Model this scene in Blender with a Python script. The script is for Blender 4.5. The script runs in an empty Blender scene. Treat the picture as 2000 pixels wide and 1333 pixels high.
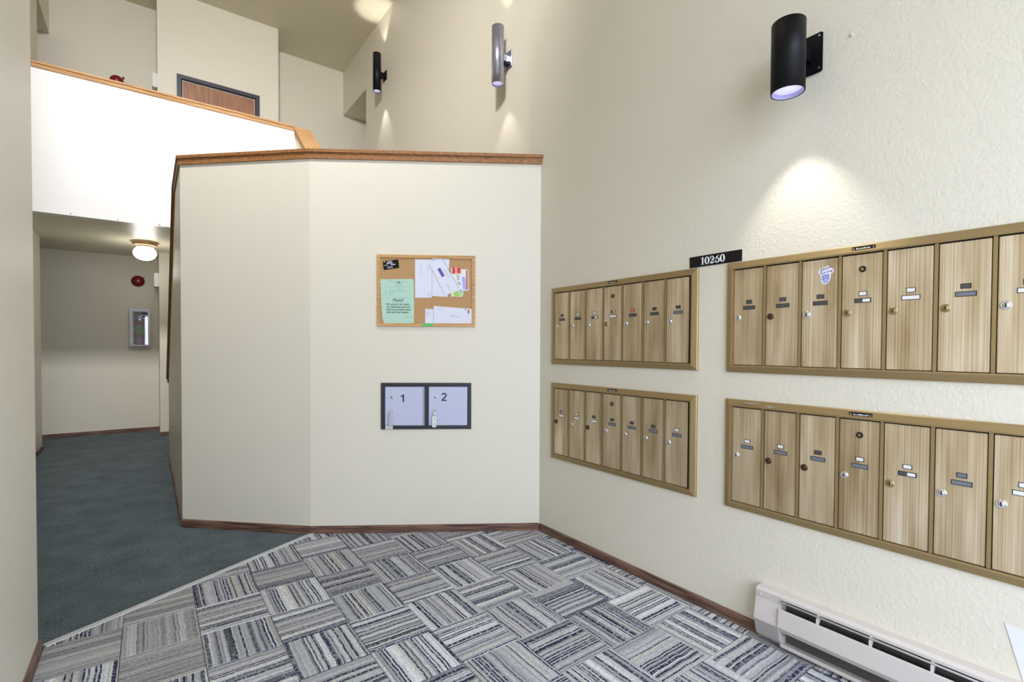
import bpy, bmesh, math, random
from mathutils import Vector, Matrix
random.seed(7)
C = bpy.context.scene.collection
S = bpy.context.scene

# ------------------------------------------------------------------ camera
YAW, PITCH, ROLL, FOC = 0.6331, -0.0187, 0.0049, 966.6
fw = Vector((math.sin(YAW), math.cos(YAW), 0)); rt = Vector((math.cos(YAW), -math.sin(YAW), 0)); up = Vector((0, 0, 1))
F_ = fw*math.cos(PITCH) + up*math.sin(PITCH); U_ = up*math.cos(PITCH) - fw*math.sin(PITCH)
X_ = rt*math.cos(ROLL) + U_*math.sin(ROLL); Y_ = U_*math.cos(ROLL) - rt*math.sin(ROLL)
cd = bpy.data.cameras.new('camera'); cam = bpy.data.objects.new('camera', cd); C.objects.link(cam)
cam.matrix_world = Matrix(((X_.x, Y_.x, -F_.x, 0), (X_.y, Y_.y, -F_.y, 0), (X_.z, Y_.z, -F_.z, 1.22), (0, 0, 0, 1)))
cd.sensor_width = 36; cd.sensor_fit = 'HORIZONTAL'; cd.lens = FOC/2000*36; cd.shift_y = (697.6-666.5)/2000; cd.clip_start = 0.02
S.camera = cam
# ------------------------------------------------------------------ world, daylight, exposure
w = bpy.data.worlds.new('sky'); S.world = w; w.use_nodes = True
bg = w.node_tree.nodes['Background']; bg.inputs[0].default_value = (0.76, 0.83, 1.0, 1); bg.inputs[1].default_value = 6.2
S.view_settings.view_transform = 'Standard'; S.view_settings.look = 'None'; S.view_settings.gamma = 1
S.view_settings.use_curve_mapping = False; S.view_settings.exposure = 0.83
def area(name, loc, rot, sx, sy, power, col=(1, 1, 1), portal=False):
    l = bpy.data.lights.new(name, 'AREA'); l.shape = 'RECTANGLE'; l.size = sx; l.size_y = sy; l.energy = power; l.color = col
    if portal: l.cycles.is_portal = True
    o = bpy.data.objects.new(name, l); C.objects.link(o); o.location = loc; o.rotation_euler = rot; return o
area('window_portal', (0.865, -0.985, 2.90), (math.radians(90), 0, 0), 2.2, 0.95, 1, portal=True)
area('door_portal', (0.865, -0.985, 1.10), (math.radians(90), 0, 0), 1.9, 2.05, 1, portal=True)

# unseen area light standing in for flash bounced off the ceiling, aimed at balcony
def aim(o, tgt): o.rotation_euler = (Vector(tgt)-Vector(o.location)).to_track_quat('-Z', 'Y').to_euler()
lamp = area('bounce_fill_light', (0.0, 1.15, 5.62), (0, 0, 0), 0.55, 0.55, 64, (0.96, 0.96, 1.0)); lamp.data.spread = math.radians(96); aim(lamp, (1.2, 6.4, 3.3))

# ------------------------------------------------------------------ layout constants
AW, AS, AL, AL2, AC = 2.088, 2.769, -0.361, -1.012, 0.175
BBAL, BBK, BBLK, BL2, BR, BWE, BLE, BREAR = 6.403, 8.797, 8.197, 7.896, 7.663, 2.664, 2.664, -0.90
ZC, ZLC, ZF2, ZBT, ZCE, ZSO = 2.427, 2.48, 2.79, 3.872, 6.011, 5.26
P0, P1, P2 = (AW, 2.531), (0.840, 3.347), (AC, 3.989)
BCE, BKINK = 6.69, 4.75

# ------------------------------------------------------------------ materials
def mat(name, col, rough=0.5, metal=0.0, spec=0.5, bump=None, var=None, emis=None):
    m = bpy.data.materials.new(name); m.use_nodes = True; nt = m.node_tree; b = nt.nodes['Principled BSDF']
    b.inputs['Base Color'].default_value = (*col, 1); b.inputs['Roughness'].default_value = rough
    b.inputs['Metallic'].default_value = metal; b.inputs['Specular IOR Level'].default_value = spec
    tc = nt.nodes.new('ShaderNodeTexCoord')
    if var:                      # (scale, amount): small mottling of the colour
        n = nt.nodes.new('ShaderNodeTexNoise'); n.inputs['Scale'].default_value = var[0]; n.inputs['Detail'].default_value = 4
        nt.links.new(tc.outputs['Object'], n.inputs['Vector'])
        mx = nt.nodes.new('ShaderNodeMix'); mx.data_type = 'RGBA'
        mx.inputs[6].default_value = (*[max(0, c*(1-var[1])) for c in col], 1); mx.inputs[7].default_value = (*[min(1, c*(1+var[1])) for c in col], 1)
        nt.links.new(n.outputs['Fac'], mx.inputs[0]); nt.links.new(mx.outputs[2], b.inputs['Base Color'])
    if bump:                     # (scale, distance, strength)
        n2 = nt.nodes.new('ShaderNodeTexNoise'); n2.inputs['Scale'].default_value = bump[0]; n2.inputs['Detail'].default_value = 2.5
        nt.links.new(tc.outputs['Object'], n2.inputs['Vector'])
        bp = nt.nodes.new('ShaderNodeBump'); bp.inputs['Distance'].default_value = bump[1]; bp.inputs['Strength'].default_value = bump[2]
        nt.links.new(n2.outputs['Fac'], bp.inputs['Height']); nt.links.new(bp.outputs['Normal'], b.inputs['Normal'])
    if emis: b.inputs['Emission Color'].default_value = (*emis[0], 1); b.inputs['Emission Strength'].default_value = emis[1]
    return m
def wood(name, dark, light, rough=0.45, stretch=(3, 60, 60)):
    m = mat(name, dark, rough); nt = m.node_tree; b = nt.nodes['Principled BSDF']
    tc = nt.nodes.new('ShaderNodeTexCoord'); mp = nt.nodes.new('ShaderNodeMapping'); mp.inputs['Scale'].default_value = stretch
    n = nt.nodes.new('ShaderNodeTexNoise'); n.inputs['Scale'].default_value = 1.6; n.inputs['Detail'].default_value = 6; n.inputs['Distortion'].default_value = 0.6
    r = nt.nodes.new('ShaderNodeValToRGB'); r.color_ramp.elements[0].position = 0.36; r.color_ramp.elements[0].color = (*dark, 1)
    r.color_ramp.elements[1].position = 0.66; r.color_ramp.elements[1].color = (*light, 1)
    bp = nt.nodes.new('ShaderNodeBump'); bp.inputs['Distance'].default_value = 0.001; bp.inputs['Strength'].default_value = 0.3
    L = nt.links.new
    L(tc.outputs['Object'], mp.inputs['Vector']); L(mp.outputs[0], n.inputs['Vector']); L(n.outputs['Fac'], r.inputs[0]); L(r.outputs[0], b.inputs['Base Color'])
    L(n.outputs['Fac'], bp.inputs['Height']); L(bp.outputs[0], b.inputs['Normal'])
    return m
M = {}
M['wall'] = mat('cream_wall_paint', (0.725, 0.672, 0.55), 0.42, bump=(55, 0.0012, 0.35), var=(1.3, 0.02))
M['wall_tex'] = mat('cream_orange_peel_paint', (0.725, 0.672, 0.55), 0.42, bump=(85, 0.004, 0.5), var=(1.3, 0.02))
M['balcony'] = mat('white_balcony_tone', (0.80, 0.79, 0.76), 0.35, bump=(55, 0.0012, 0.3))  # whiter base colour than the cream walls
M['ceiling'] = mat('ceiling_paint', (0.72, 0.68, 0.52), 0.4, bump=(55, 0.0015, 0.35))
M['base'] = wood('brown_baseboard_wood', (0.06, 0.028, 0.018), (0.24, 0.13, 0.085))
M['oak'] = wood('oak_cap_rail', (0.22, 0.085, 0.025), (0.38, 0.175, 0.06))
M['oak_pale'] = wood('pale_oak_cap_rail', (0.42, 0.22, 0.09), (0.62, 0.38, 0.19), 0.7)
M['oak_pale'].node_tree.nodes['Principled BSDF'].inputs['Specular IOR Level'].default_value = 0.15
M['board_frame'] = wood('light_oak_board_frame', (0.45, 0.23, 0.07), (0.62, 0.36, 0.14))
M['door_wood'] = wood('brown_veneer_door', (0.26, 0.105, 0.045), (0.38, 0.18, 0.085), stretch=(20, 20, 2))
M['cork'] = mat('cork', (0.46, 0.27, 0.12), 0.9, bump=(300, 0.001, 0.5), var=(160, 0.28))
M['black'] = mat('black_satin_metal', (0.004, 0.004, 0.005), 0.42, spec=0.2)
M['black_metal'] = mat('charcoal_locker_frame', (0.02, 0.02, 0.028), 0.4)
M['dark'] = mat('dark_recess', (0.01, 0.009, 0.008), 0.8)
M['silver'] = mat('brushed_aluminium_tube', (0.42, 0.43, 0.55), 0.28, metal=0.85)
M['canwhite'] = mat('white_can_lining', (0.5, 0.48, 0.75), 0.4)
M['lens'] = mat('lamp_lens', (0.8, 0.8, 0.95), 0.4, emis=((0.74, 0.72, 1.0), 0.30))
M['globe'] = mat('lit_opal_globe', (0.9, 0.9, 0.88), 0.3, emis=((1.0, 0.97, 0.9), 4.0))
M['brass'] = mat('tan_brass_ring', (0.62, 0.40, 0.20), 0.35, metal=0.5)
M['gold'] = mat('gold_anodised_frame', (0.35, 0.25, 0.115), 0.42, metal=0.55, var=(9, 0.06), bump=(400, 0.0003, 0.2))
M['chrome'] = mat('chrome', (0.75, 0.75, 0.78), 0.22, metal=0.95)
M['brass_lock'] = mat('aged_brass', (0.42, 0.32, 0.16), 0.3, metal=0.9)
M['bronze'] = mat('brown_bronze', (0.11, 0.05, 0.03), 0.35, metal=0.6)
M['white_card'] = mat('white_card', (0.76, 0.75, 0.73), 0.6)
M['cream_card'] = mat('cream_card', (0.80, 0.68, 0.45), 0.6)
M['grey_slot'] = mat('blue_grey_slot', (0.16, 0.17, 0.20), 0.35)
M['dark_slot'] = mat('dark_slot', (0.07, 0.068, 0.07), 0.4)
M['orange_card'] = mat('orange_sticker', (0.72, 0.28, 0.05), 0.6)
M['paper'] = mat('white_envelope_paper', (0.70, 0.70, 0.78), 0.75, bump=(30, 0.0006, 0.3))
M['paper_edge'] = mat('paper_edge_shade', (0.42, 0.40, 0.45), 0.8)
M['green_paper'] = mat('mint_green_paper', (0.44, 0.64, 0.51), 0.8, bump=(8, 0.002, 0.4))
M['ink'] = mat('black_ink', (0.012, 0.014, 0.02), 0.7)
M['grey_ink'] = mat('grey_print', (0.20, 0.26, 0.25), 0.8)
M['navy'] = mat('navy_lettering', (0.012, 0.013, 0.05), 0.5)
M['blue'] = mat('blue_print', (0.05, 0.06, 0.42), 0.6)
M['red'] = mat('red_print', (0.62, 0.045, 0.03), 0.6)
M['rust'] = mat('rust_print', (0.48, 0.13, 0.09), 0.6)
M['lime'] = mat('lime_print', (0.33, 0.60, 0.10), 0.6)
M['tape'] = mat('green_tape', (0.13, 0.46, 0.14), 0.6)
M['locker'] = mat('pale_lavender_locker_door', (0.50, 0.52, 0.66), 0.42, bump=(200, 0.0004, 0.2))
M['tag_grey'] = mat('grey_key_tag', (0.45, 0.45, 0.45), 0.6)
M['sticker'] = mat('lavender_white_sticker', (0.74, 0.74, 0.88), 0.5)
M['bluelilac'] = mat('lilac_mug_print', (0.36, 0.38, 0.80), 0.5)
M['black_sign'] = mat('black_gloss_sign', (0.008, 0.006, 0.008), 0.35, spec=0.3)
M['white_ink'] = mat('white_lettering', (0.85, 0.85, 0.85), 0.5)
M['heater'] = mat('beige_heater_enamel', (0.60, 0.545, 0.50), 0.42, var=(14, 0.03))
M['fins'] = mat('dusty_fins', (0.10, 0.085, 0.075), 0.7)
M['strip'] = mat('pale_vinyl_strip', (0.62, 0.62, 0.62), 0.4, var=(20, 0.06))
M['doorframe'] = mat('charcoal_door_frame', (0.035, 0.035, 0.05), 0.4)
M['bell'] = mat('dark_red_alarm', (0.20, 0.008, 0.012), 0.22)
M['offwhite'] = mat('offwhite_plastic', (0.72, 0.72, 0.68), 0.4)
M['white_metal'] = mat('white_cabinet_metal', (0.70, 0.69, 0.78), 0.35)
M['ext_green'] = mat('green_extinguisher_label', (0.16, 0.42, 0.10), 0.5)
M['ext_body'] = mat('maroon_extinguisher', (0.30, 0.02, 0.06), 0.3)
M['purple'] = mat('mauve_reflection', (0.50, 0.36, 0.58), 0.5)
M['concrete'] = mat('concrete_stoop', (0.42, 0.41, 0.39), 0.9, var=(5, 0.1))
M['win_frame'] = mat('bronze_window_frame', (0.10, 0.07, 0.05), 0.4)

def teal():
    m = mat('teal_grey_carpet', (0.07, 0.11, 0.13), 0.95, spec=0.1); nt = m.node_tree; b = nt.nodes['Principled BSDF']; L = nt.links.new
    tc = nt.nodes.new('ShaderNodeTexCoord')
    n = nt.nodes.new('ShaderNodeTexNoise'); n.inputs['Scale'].default_value = 150; n.inputs['Detail'].default_value = 3; n.inputs['Distortion'].default_value = 1.2
    n2 = nt.nodes.new('ShaderNodeTexNoise'); n2.inputs['Scale'].default_value = 5; n2.inputs['Detail'].default_value = 5
    ad = nt.nodes.new('ShaderNodeMath'); ad.operation = 'MULTIPLY_ADD'; ad.inputs[1].default_value = 0.30
    r = nt.nodes.new('ShaderNodeValToRGB'); e = r.color_ramp.elements
    e[0].position = 0.45; e[0].color = (0.062, 0.078, 0.084, 1); e[1].position = 1.0; e[1].color = (0.27, 0.32, 0.335, 1)
    e2 = e.new(0.70); e2.color = (0.145, 0.178, 0.19, 1)
    L(tc.outputs['Object'], n.inputs['Vector']); L(tc.outputs['Object'], n2.inputs['Vector'])
    L(n2.outputs['Fac'], ad.inputs[0]); L(n.outputs['Fac'], ad.inputs[2]); L(ad.outputs[0], r.inputs[0]); L(r.outputs[0], b.inputs['Base Color'])
    bp = nt.nodes.new('ShaderNodeBump'); bp.inputs['Distance'].default_value = 0.006; bp.inputs['Strength'].default_value = 0.7
    L(n.outputs['Fac'], bp.inputs['Height']); L(bp.outputs[0], b.inputs['Normal'])
    return m
M['teal'] = teal()

def striped(name, faded=False):
    m = mat(name, (0.4, 0.4, 0.4), 0.95, spec=0.1); nt = m.node_tree; b = nt.nodes['Principled BSDF']; L = nt.links.new; N = nt.nodes.new
    tc = N('ShaderNodeTexCoord'); oi = N('ShaderNodeObjectInfo'); sp = N('ShaderNodeSeparateXYZ'); L(tc.outputs['Object'], sp.inputs[0])
    def math_(op, a, b_=None, c=None):
        n = N('ShaderNodeMath'); n.operation = op
        for i, v in enumerate((a, b_, c)):
            if v is None: continue
            if isinstance(v, (int, float)): n.inputs[i].default_value = v
            else: L(v, n.inputs[i])
        return n.outputs[0]
    seed = math_('MULTIPLY', oi.outputs['Random'], 517.0)
    # slow wobble of every yarn row and a fast loop-by-loop wobble
    def nz(sx, sy, sc, det=2.0):
        cx = N('ShaderNodeCombineXYZ'); L(math_('MULTIPLY', sp.outputs[0], sx), cx.inputs[0]); L(math_('MULTIPLY', sp.outputs[1], sy), cx.inputs[1]); L(seed, cx.inputs[2])
        n = N('ShaderNodeTexNoise'); n.inputs['Scale'].default_value = sc; n.inputs['Detail'].default_value = det; L(cx.outputs[0], n.inputs['Vector']); return n.outputs['Fac']
    slow = nz(14, 7, 1.0); loop = nz(90, 230, 1.0, 2.0)
    yy = math_('ADD', sp.outputs[1], math_('MULTIPLY', math_('SUBTRACT', slow, 0.5), 0.012))
    yy = math_('ADD', yy, math_('MULTIPLY', math_('SUBTRACT', loop, 0.5), 0.0035))
    u = math_('MULTIPLY_ADD', yy, 150.0, seed)
    cell = math_('FLOOR', u)
    wn = N('ShaderNodeTexWhiteNoise'); wn.noise_dimensions = '1D'; L(cell, wn.inputs['W'])
    # broader bands of tone
    wb = N('ShaderNodeTexWhiteNoise'); wb.noise_dimensions = '1D'; L(math_('FLOOR', math_('MULTIPLY', u, 0.31)), wb.inputs['W'])
    r = N('ShaderNodeValToRGB'); r.color_ramp.interpolation = 'CONSTANT'; e = r.color_ramp.elements
    cols = [(0.0, (0.028, 0.03, 0.06)), (0.14, (0.10, 0.105, 0.13)), (0.25, (0.25, 0.25, 0.27)), (0.38, (0.36, 0.36, 0.375)), (0.58, (0.44, 0.44, 0.45)), (0.80, (0.51, 0.51, 0.515)), (0.95, (0.50, 0.475, 0.38))]
    if faded: cols = [(0.0, (0.17, 0.165, 0.17)), (0.12, (0.24, 0.235, 0.24)), (0.30, (0.29, 0.285, 0.285)), (0.46, (0.33, 0.325, 0.325)), (0.64, (0.36, 0.355, 0.35)), (0.80, (0.41, 0.40, 0.38)), (0.95, (0.43, 0.42, 0.40))]
    e[0].position = 0; e[0].color = (*cols[0][1], 1); e[1].position = cols[1][0]; e[1].color = (*cols[1][1], 1)
    for p, c in cols[2:]: q = e.new(p); q.color = (*c, 1)
    L(wn.outputs['Value'], r.inputs[0])
    # dashes: dark yarns break up where the loops let the lighter ones through
    dash = nz(110, 60, 1.0, 1.0)
    r2 = N('ShaderNodeValToRGB'); r2.color_ramp.elements[0].position = 0.54; r2.color_ramp.elements[1].position = 0.60; L(dash, r2.inputs[0])
    mx = N('ShaderNodeMix'); mx.data_type = 'RGBA'; mx.inputs[7].default_value = (0.34, 0.34, 0.355, 1) if not faded else (0.33, 0.32, 0.32, 1)
    L(math_('MULTIPLY', r2.outputs[0], 0.62), mx.inputs[0]); L(r.outputs[0], mx.inputs[6])
    tone = math_('MULTIPLY_ADD', wb.outputs['Value'], 0.45, 0.98); tone = math_('MULTIPLY', tone, math_('MULTIPLY_ADD', loop, 0.8, 0.6))
    tone = math_('MULTIPLY', tone, math_('MULTIPLY_ADD', oi.outputs['Random'], 0.22, 0.90))
    vm = N('ShaderNodeVectorMath'); vm.operation = 'SCALE'; L(mx.outputs[2], vm.inputs[0]); L(tone, vm.inputs['Scale']); L(vm.outputs[0], b.inputs['Base Color'])
    fr = math_('FRACT', u); rid = math_('MULTIPLY', fr, math_('SUBTRACT', 1.0, fr))
    hgt = math_('ADD', math_('MULTIPLY', rid, 2.2), math_('MULTIPLY', wn.outputs['Value'], 0.8)); hgt = math_('ADD', hgt, loop)
    bp = N('ShaderNodeBump'); bp.inputs['Distance'].default_value = 0.0022; bp.inputs['Strength'].default_value = 0.6
    L(hgt, bp.inputs['Height']); L(bp.outputs[0], b.inputs['Normal'])
    return m
M['tile'] = striped('striped_loop_carpet'); M['tile_faded'] = striped('faded_striped_carpet', True)

def mail_metal():
    m = mat('streaked_gold_aluminium', (0.5, 0.42, 0.3), 0.38, metal=0.6); nt = m.node_tree; b = nt.nodes['Principled BSDF']; L = nt.links.new; N = nt.nodes.new
    tc = N('ShaderNodeTexCoord'); oi = N('ShaderNodeObjectInfo'); mp = N('ShaderNodeMapping'); mp.inputs['Scale'].default_value = (330, 1, 0.8)
    ad = N('ShaderNodeVectorMath'); ad.operation = 'ADD'; cx = N('ShaderNodeCombineXYZ')
    mu = N('ShaderNodeMath'); mu.operation = 'MULTIPLY'; mu.inputs[1].default_value = 91; L(oi.outputs['Random'], mu.inputs[0]); L(mu.outputs[0], cx.inputs[0]); L(mu.outputs[0], cx.inputs[1])
    L(tc.outputs['Object'], mp.inputs[0]); L(mp.outputs[0], ad.inputs[0]); L(cx.outputs[0], ad.inputs[1])
    n = N('ShaderNodeTexNoise'); n.inputs['Scale'].default_value = 1.0; n.inputs['Detail'].default_value = 5; n.inputs['Roughness'].default_value = 0.65; L(ad.outputs[0], n.inputs['Vector'])
    mp2 = N('ShaderNodeMapping'); mp2.inputs['Scale'].default_value = (16, 1, 2.2); ad2 = N('ShaderNodeVectorMath'); ad2.operation = 'ADD'
    L(tc.outputs['Object'], mp2.inputs[0]); L(mp2.outputs[0], ad2.inputs[0]); L(cx.outputs[0], ad2.inputs[1])
    n2 = N('ShaderNodeTexNoise'); n2.inputs['Scale'].default_value = 1.0; n2.inputs['Detail'].default_value = 2; L(ad2.outputs[0], n2.inputs['Vector'])
    h_ = N('ShaderNodeMath'); h_.operation = 'MULTIPLY'; h_.inputs[1].default_value = 0.6; L(n.outputs['Fac'], h_.inputs[0])
    s = N('ShaderNodeMath'); s.operation = 'MULTIPLY_ADD'; s.inputs[1].default_value = 0.5; L(n2.outputs['Fac'], s.inputs[0]); L(h_.outputs[0], s.inputs[2])
    r = N('ShaderNodeValToRGB'); e = r.color_ramp.elements; e[0].position = 0.37; e[0].color = (0.32, 0.215, 0.10, 1); e[1].position = 0.72; e[1].color = (0.88, 0.77, 0.58, 1)
    q = e.new(0.54); q.color = (0.60, 0.47, 0.295, 1)
    L(s.outputs[0], r.inputs[0]); L(r.outputs[0], b.inputs['Base Color'])
    bp = N('ShaderNodeBump'); bp.inputs['Distance'].default_value = 0.0004; bp.inputs['Strength'].default_value = 0.35; L(n.outputs['Fac'], bp.inputs['Height']); L(bp.outputs[0], b.inputs['Normal'])
    return m
M['mail'] = mail_metal()

def glass(name, tint=(0.95, 0.97, 0.98), fac=0.08):
    m = bpy.data.materials.new(name); m.use_nodes = True; nt = m.node_tree; nt.nodes.clear()
    o = nt.nodes.new('ShaderNodeOutputMaterial'); t = nt.nodes.new('ShaderNodeBsdfTransparent'); g = nt.nodes.new('ShaderNodeBsdfGlossy'); x = nt.nodes.new('ShaderNodeMixShader')
    t.inputs[0].default_value = (*tint, 1); g.inputs['Roughness'].default_value = 0.03; x.inputs[0].default_value = fac
    nt.links.new(t.outputs[0], x.inputs[1]); nt.links.new(g.outputs[0], x.inputs[2]); nt.links.new(x.outputs[0], o.inputs[0]); return m
M['pane'] = glass('clear_pane'); M['cab_pane'] = glass('cabinet_pane', (0.80, 0.80, 0.85), 0.14)

# ------------------------------------------------------------------ mesh helpers
def obj(name, bm, m, parent=None, loc=None, rotz=None, smooth=False):
    me = bpy.data.meshes.new(name); bmesh.ops.recalc_face_normals(bm, faces=bm.faces[:]); bm.to_mesh(me); bm.free()
    for k in (m if isinstance(m, (list, tuple)) else [m]): me.materials.append(k)
    if smooth:
        for p in me.polygons: p.use_smooth = True
    o = bpy.data.objects.new(name, me); C.objects.link(o)
    if parent: o.parent = parent
    if loc is not None: o.location = loc
    if rotz is not None: o.rotation_euler = (0, 0, rotz)
    return o
def thing(name, label, cat, loc=(0, 0, 0), rotz=0, group=None):
    o = bpy.data.objects.new(name, None); C.objects.link(o); o.empty_display_size = 0.05
    o.location = loc; o.rotation_euler = (0, 0, rotz); o['label'] = label; o['category'] = cat
    if group: o['group'] = group
    return o
def tag(o, label, cat, group=None):
    o['label'] = label; o['category'] = cat
    if group: o['group'] = group
    return o
def struct(o, label=None):
    o['kind'] = 'structure'
    if label: o['label'] = label
    return o
def box(bm, lo, hi, mi=0):
    x0, y0, z0 = lo; x1, y1, z1 = hi
    v = [bm.verts.new(p) for p in ((x0, y0, z0), (x1, y0, z0), (x1, y1, z0), (x0, y1, z0), (x0, y0, z1), (x1, y0, z1), (x1, y1, z1), (x0, y1, z1))]
    fs = [bm.faces.new([v[i] for i in f]) for f in ((0, 3, 2, 1), (4, 5, 6, 7), (0, 1, 5, 4), (1, 2, 6, 5), (2, 3, 7, 6), (3, 0, 4, 7))]
    for f in fs: f.material_index = mi
    return v
def bx(lo, hi, bev=0):
    bm = bmesh.new(); box(bm, [min(a, b) for a, b in zip(lo, hi)], [max(a, b) for a, b in zip(lo, hi)])
    if bev: bmesh.ops.bevel(bm, geom=bm.edges[:], offset=bev, segments=2, affect='EDGES')
    return bm
def prism(bm, pts, axis, lo, hi):
    """extrude a 2-D outline; axis 'z': pts=(x,y); 'y': pts=(x,z); 'x': pts=(y,z)"""
    def P(p, t): return {'z': (p[0], p[1], t), 'y': (p[0], t, p[1]), 'x': (t, p[0], p[1])}[axis]
    A = [bm.verts.new(P(p, lo)) for p in pts]; B = [bm.verts.new(P(p, hi)) for p in pts]
    bm.faces.new(A); bm.faces.new(B[::-1]); n = len(pts)
    for i in range(n): bm.faces.new((A[i], B[i], B[(i+1) % n], A[(i+1) % n]))
def pr(pts, axis, lo, hi): bm = bmesh.new(); prism(bm, pts, axis, lo, hi); return bm
def lathe(bm, prof, n=32, M4=None, close=False):
    """profile (r, z) revolved about z; M4 places it"""
    rings = []
    for r, z in prof:
        if r < 1e-6: rings.append([bm.verts.new((0, 0, z))])
        else: rings.append([bm.verts.new((r*math.cos(2*math.pi*k/n), r*math.sin(2*math.pi*k/n), z)) for k in range(n)])
    pairs = list(zip(rings, rings[1:])) + ([(rings[-1], rings[0])] if close else [])
    for a, b in pairs:
        for k in range(n):
            k2 = (k+1) % n
            if len(a) == 1 and len(b) == 1: continue
            if len(a) == 1: bm.faces.new((a[0], b[k], b[k2]))
            elif len(b) == 1: bm.faces.new((a[k], b[0], a[k2]))
            else: bm.faces.new((a[k], b[k], b[k2], a[k2]))
    if M4 is not None: bmesh.ops.transform(bm, matrix=M4, verts=[v for r in rings for v in r])
def tube(bm, pts, r, n=8):
    pts = [Vector(p) for p in pts]; rings = []
    for i, p in enumerate(pts):
        d = (pts[min(i+1, len(pts)-1)]-pts[max(i-1, 0)]).normalized(); a = d.orthogonal().normalized(); b = d.cross(a)
        rings.append([bm.verts.new(p+(a*math.cos(2*math.pi*k/n)+b*math.sin(2*math.pi*k/n))*r) for k in range(n)])
    for a, b in zip(rings, rings[1:]):
        # match the nearest start vertex so the tube does not twist
        s = min(range(n), key=lambda q: (b[q].co-a[0].co-(b[0].co-b[0].co)).length)
        for k in range(n): bm.faces.new((a[k], b[(k+s) % n], b[(k+1+s) % n], a[(k+1) % n]))
    bm.faces.new(rings[0]); bm.faces.new(rings[-1][::-1])
FRONT = Matrix.Rotation(math.radians(90), 4, 'X')          # z axis -> -y : discs facing the viewer of a wall
def disc_front(prof, x, z, y=0.0, n=20):
    bm = bmesh.new(); lathe(bm, prof, n, Matrix.Translation((x, y, z)) @ FRONT); return bm
def sheet(pts, y, t=0.0006):                                # thin sheet of paper facing the viewer, outline in (x, z)
    return pr(pts, 'y', y-t, y)
def text(s, size, x, z, y, m, parent, name='lettering', shear=0.0, rot=0.0, align='CENTER', bold=0.0, sx=1.0, depth=0.0003, spacing=1.0):
    cu = bpy.data.curves.new(name, 'FONT'); cu.body = s; cu.size = size; cu.align_x = align; cu.align_y = 'CENTER'; cu.shear = shear
    cu.offset = bold; cu.extrude = depth; cu.space_character = spacing; cu.resolution_u = 3
    t = bpy.data.objects.new('tmp', cu); C.objects.link(t); dg = bpy.context.evaluated_depsgraph_get()
    me = bpy.data.meshes.new_from_object(t.evaluated_get(dg)); bpy.data.objects.remove(t); me.materials.clear(); me.materials.append(m)
    me.transform(Matrix.Translation((x, y, z)) @ Matrix.Rotation(rot, 4, 'Y') @ FRONT @ Matrix.Diagonal((sx, 1, 1, 1)))
    o = bpy.data.objects.new(name, me); C.objects.link(o); o.parent = parent; return o
def stroke(bm, pts, wd, y0, y1):
    """variable width flat pen stroke in (x, z)"""
    n = len(pts); L_, R_ = [], []
    for i in range(n):
        a = Vector(pts[max(i-1, 0)]); b = Vector(pts[min(i+1, n-1)]); d = (b-a).normalized(); nn = Vector((-d.y, d.x)); h = wd[i]/2 if isinstance(wd, list) else wd/2
        p = Vector(pts[i]); L_.append(p+nn*h); R_.append(p-nn*h)
    for i in range(n-1):
        q = [L_[i], L_[i+1], R_[i+1], R_[i]]
        f = [bm.verts.new((p.x, y0, p.y)) for p in q]; g = [bm.verts.new((p.x, y1, p.y)) for p in q]
        bm.faces.new(f); bm.faces.new(g[::-1])
        for k in range(4): bm.faces.new((f[k], g[k], g[(k+1) % 4], f[(k+1) % 4]))
def lines(bm, rows, y):
    for (x0, x1, z, h) in rows: box(bm, (x0, y-0.0004, z-h/2), (x1, y, z+h/2))

# ------------------------------------------------------------------ room shell
T = 0.15
def wall(name, lo, hi, m='wall', label=None): return struct(obj(name, bx(lo, hi), M[m]), label)
floor = struct(obj('floor', bx((-2.6, BREAR-0.2, -0.06), (4.6, BBK+0.2, 0.0)), M['teal']), 'teal grey hallway carpet floor')
wall('wall_right', (AW, BREAR-T, 0), (AS+T, BWE, ZCE), 'wall_tex', 'tall cream textured wall with the mailboxes')
bm = bmesh.new(); box(bm, (AS, BWE, 0), (AS+T, BR, ZCE)); box(bm, (AS, BR, ZSO), (AS+T, BBK, ZCE))
struct(obj('wall_stairwell', bm, M['wall']), 'cream stairwell wall with two tube sconces')
wall('wall_back', (-2.6, BBK, 0), (4.6, BBK+T, ZCE), label='cream rear wall of both corridors')
bm = bx((0.118, BBLK, 0), (1.608, BBK, ZCE))
struct(obj('wall_closet', bm, M['wall']), 'cream projecting wall block with the upper door')
bm = bmesh.new(); box(bm, (AL-T, BREAR-T, 0), (AL, BLE, ZCE)); struct(obj('wall_left', bm, M['wall']), 'near cream wall at the left edge')
bm = bmesh.new(); box(bm, (AL2-T, BLE-T, 0), (AL2, BL2, ZCE)); box(bm, (AL2, BLE-T, 0), (AL-T, BLE, ZCE)); box(bm, (AL2-T, BL2, ZSO), (AL2, BBK, ZCE))
struct(obj('wall_corridor', bm, M['wall']), 'cream corridor side wall behind the near wall')
# corridor continuations, left and right of the stairwell
bm = bmesh.new(); box(bm, (-2.6, BL2-T, 0), (AL2-T, BL2, ZSO)); box(bm, (-2.6-T, BL2-T, 0), (-2.6, BBK+T, ZSO)); box(bm, (AS+T, BR-T, 0), (4.6, BR, ZSO)); box(bm, (4.6, BR-T, 0), (4.6+T, BBK+T, ZSO))
struct(obj('wall_hall_ends', bm, M['wall']), 'cream hall end walls')
bm = bmesh.new(); box(bm, (-2.6, BL2, ZSO), (AL2-T, BBK, ZSO+0.1)); box(bm, (AS+T, BR, ZSO), (4.6, BBK, ZSO+0.1))
struct(obj('ceiling_upper_hall', bm, M['ceiling']))
struct(obj('ceiling', bx((-1.4, BREAR-0.3, ZCE), (3.1, BBK+0.2, ZCE+0.15)), M['ceiling']), 'high flat ceiling')
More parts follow.
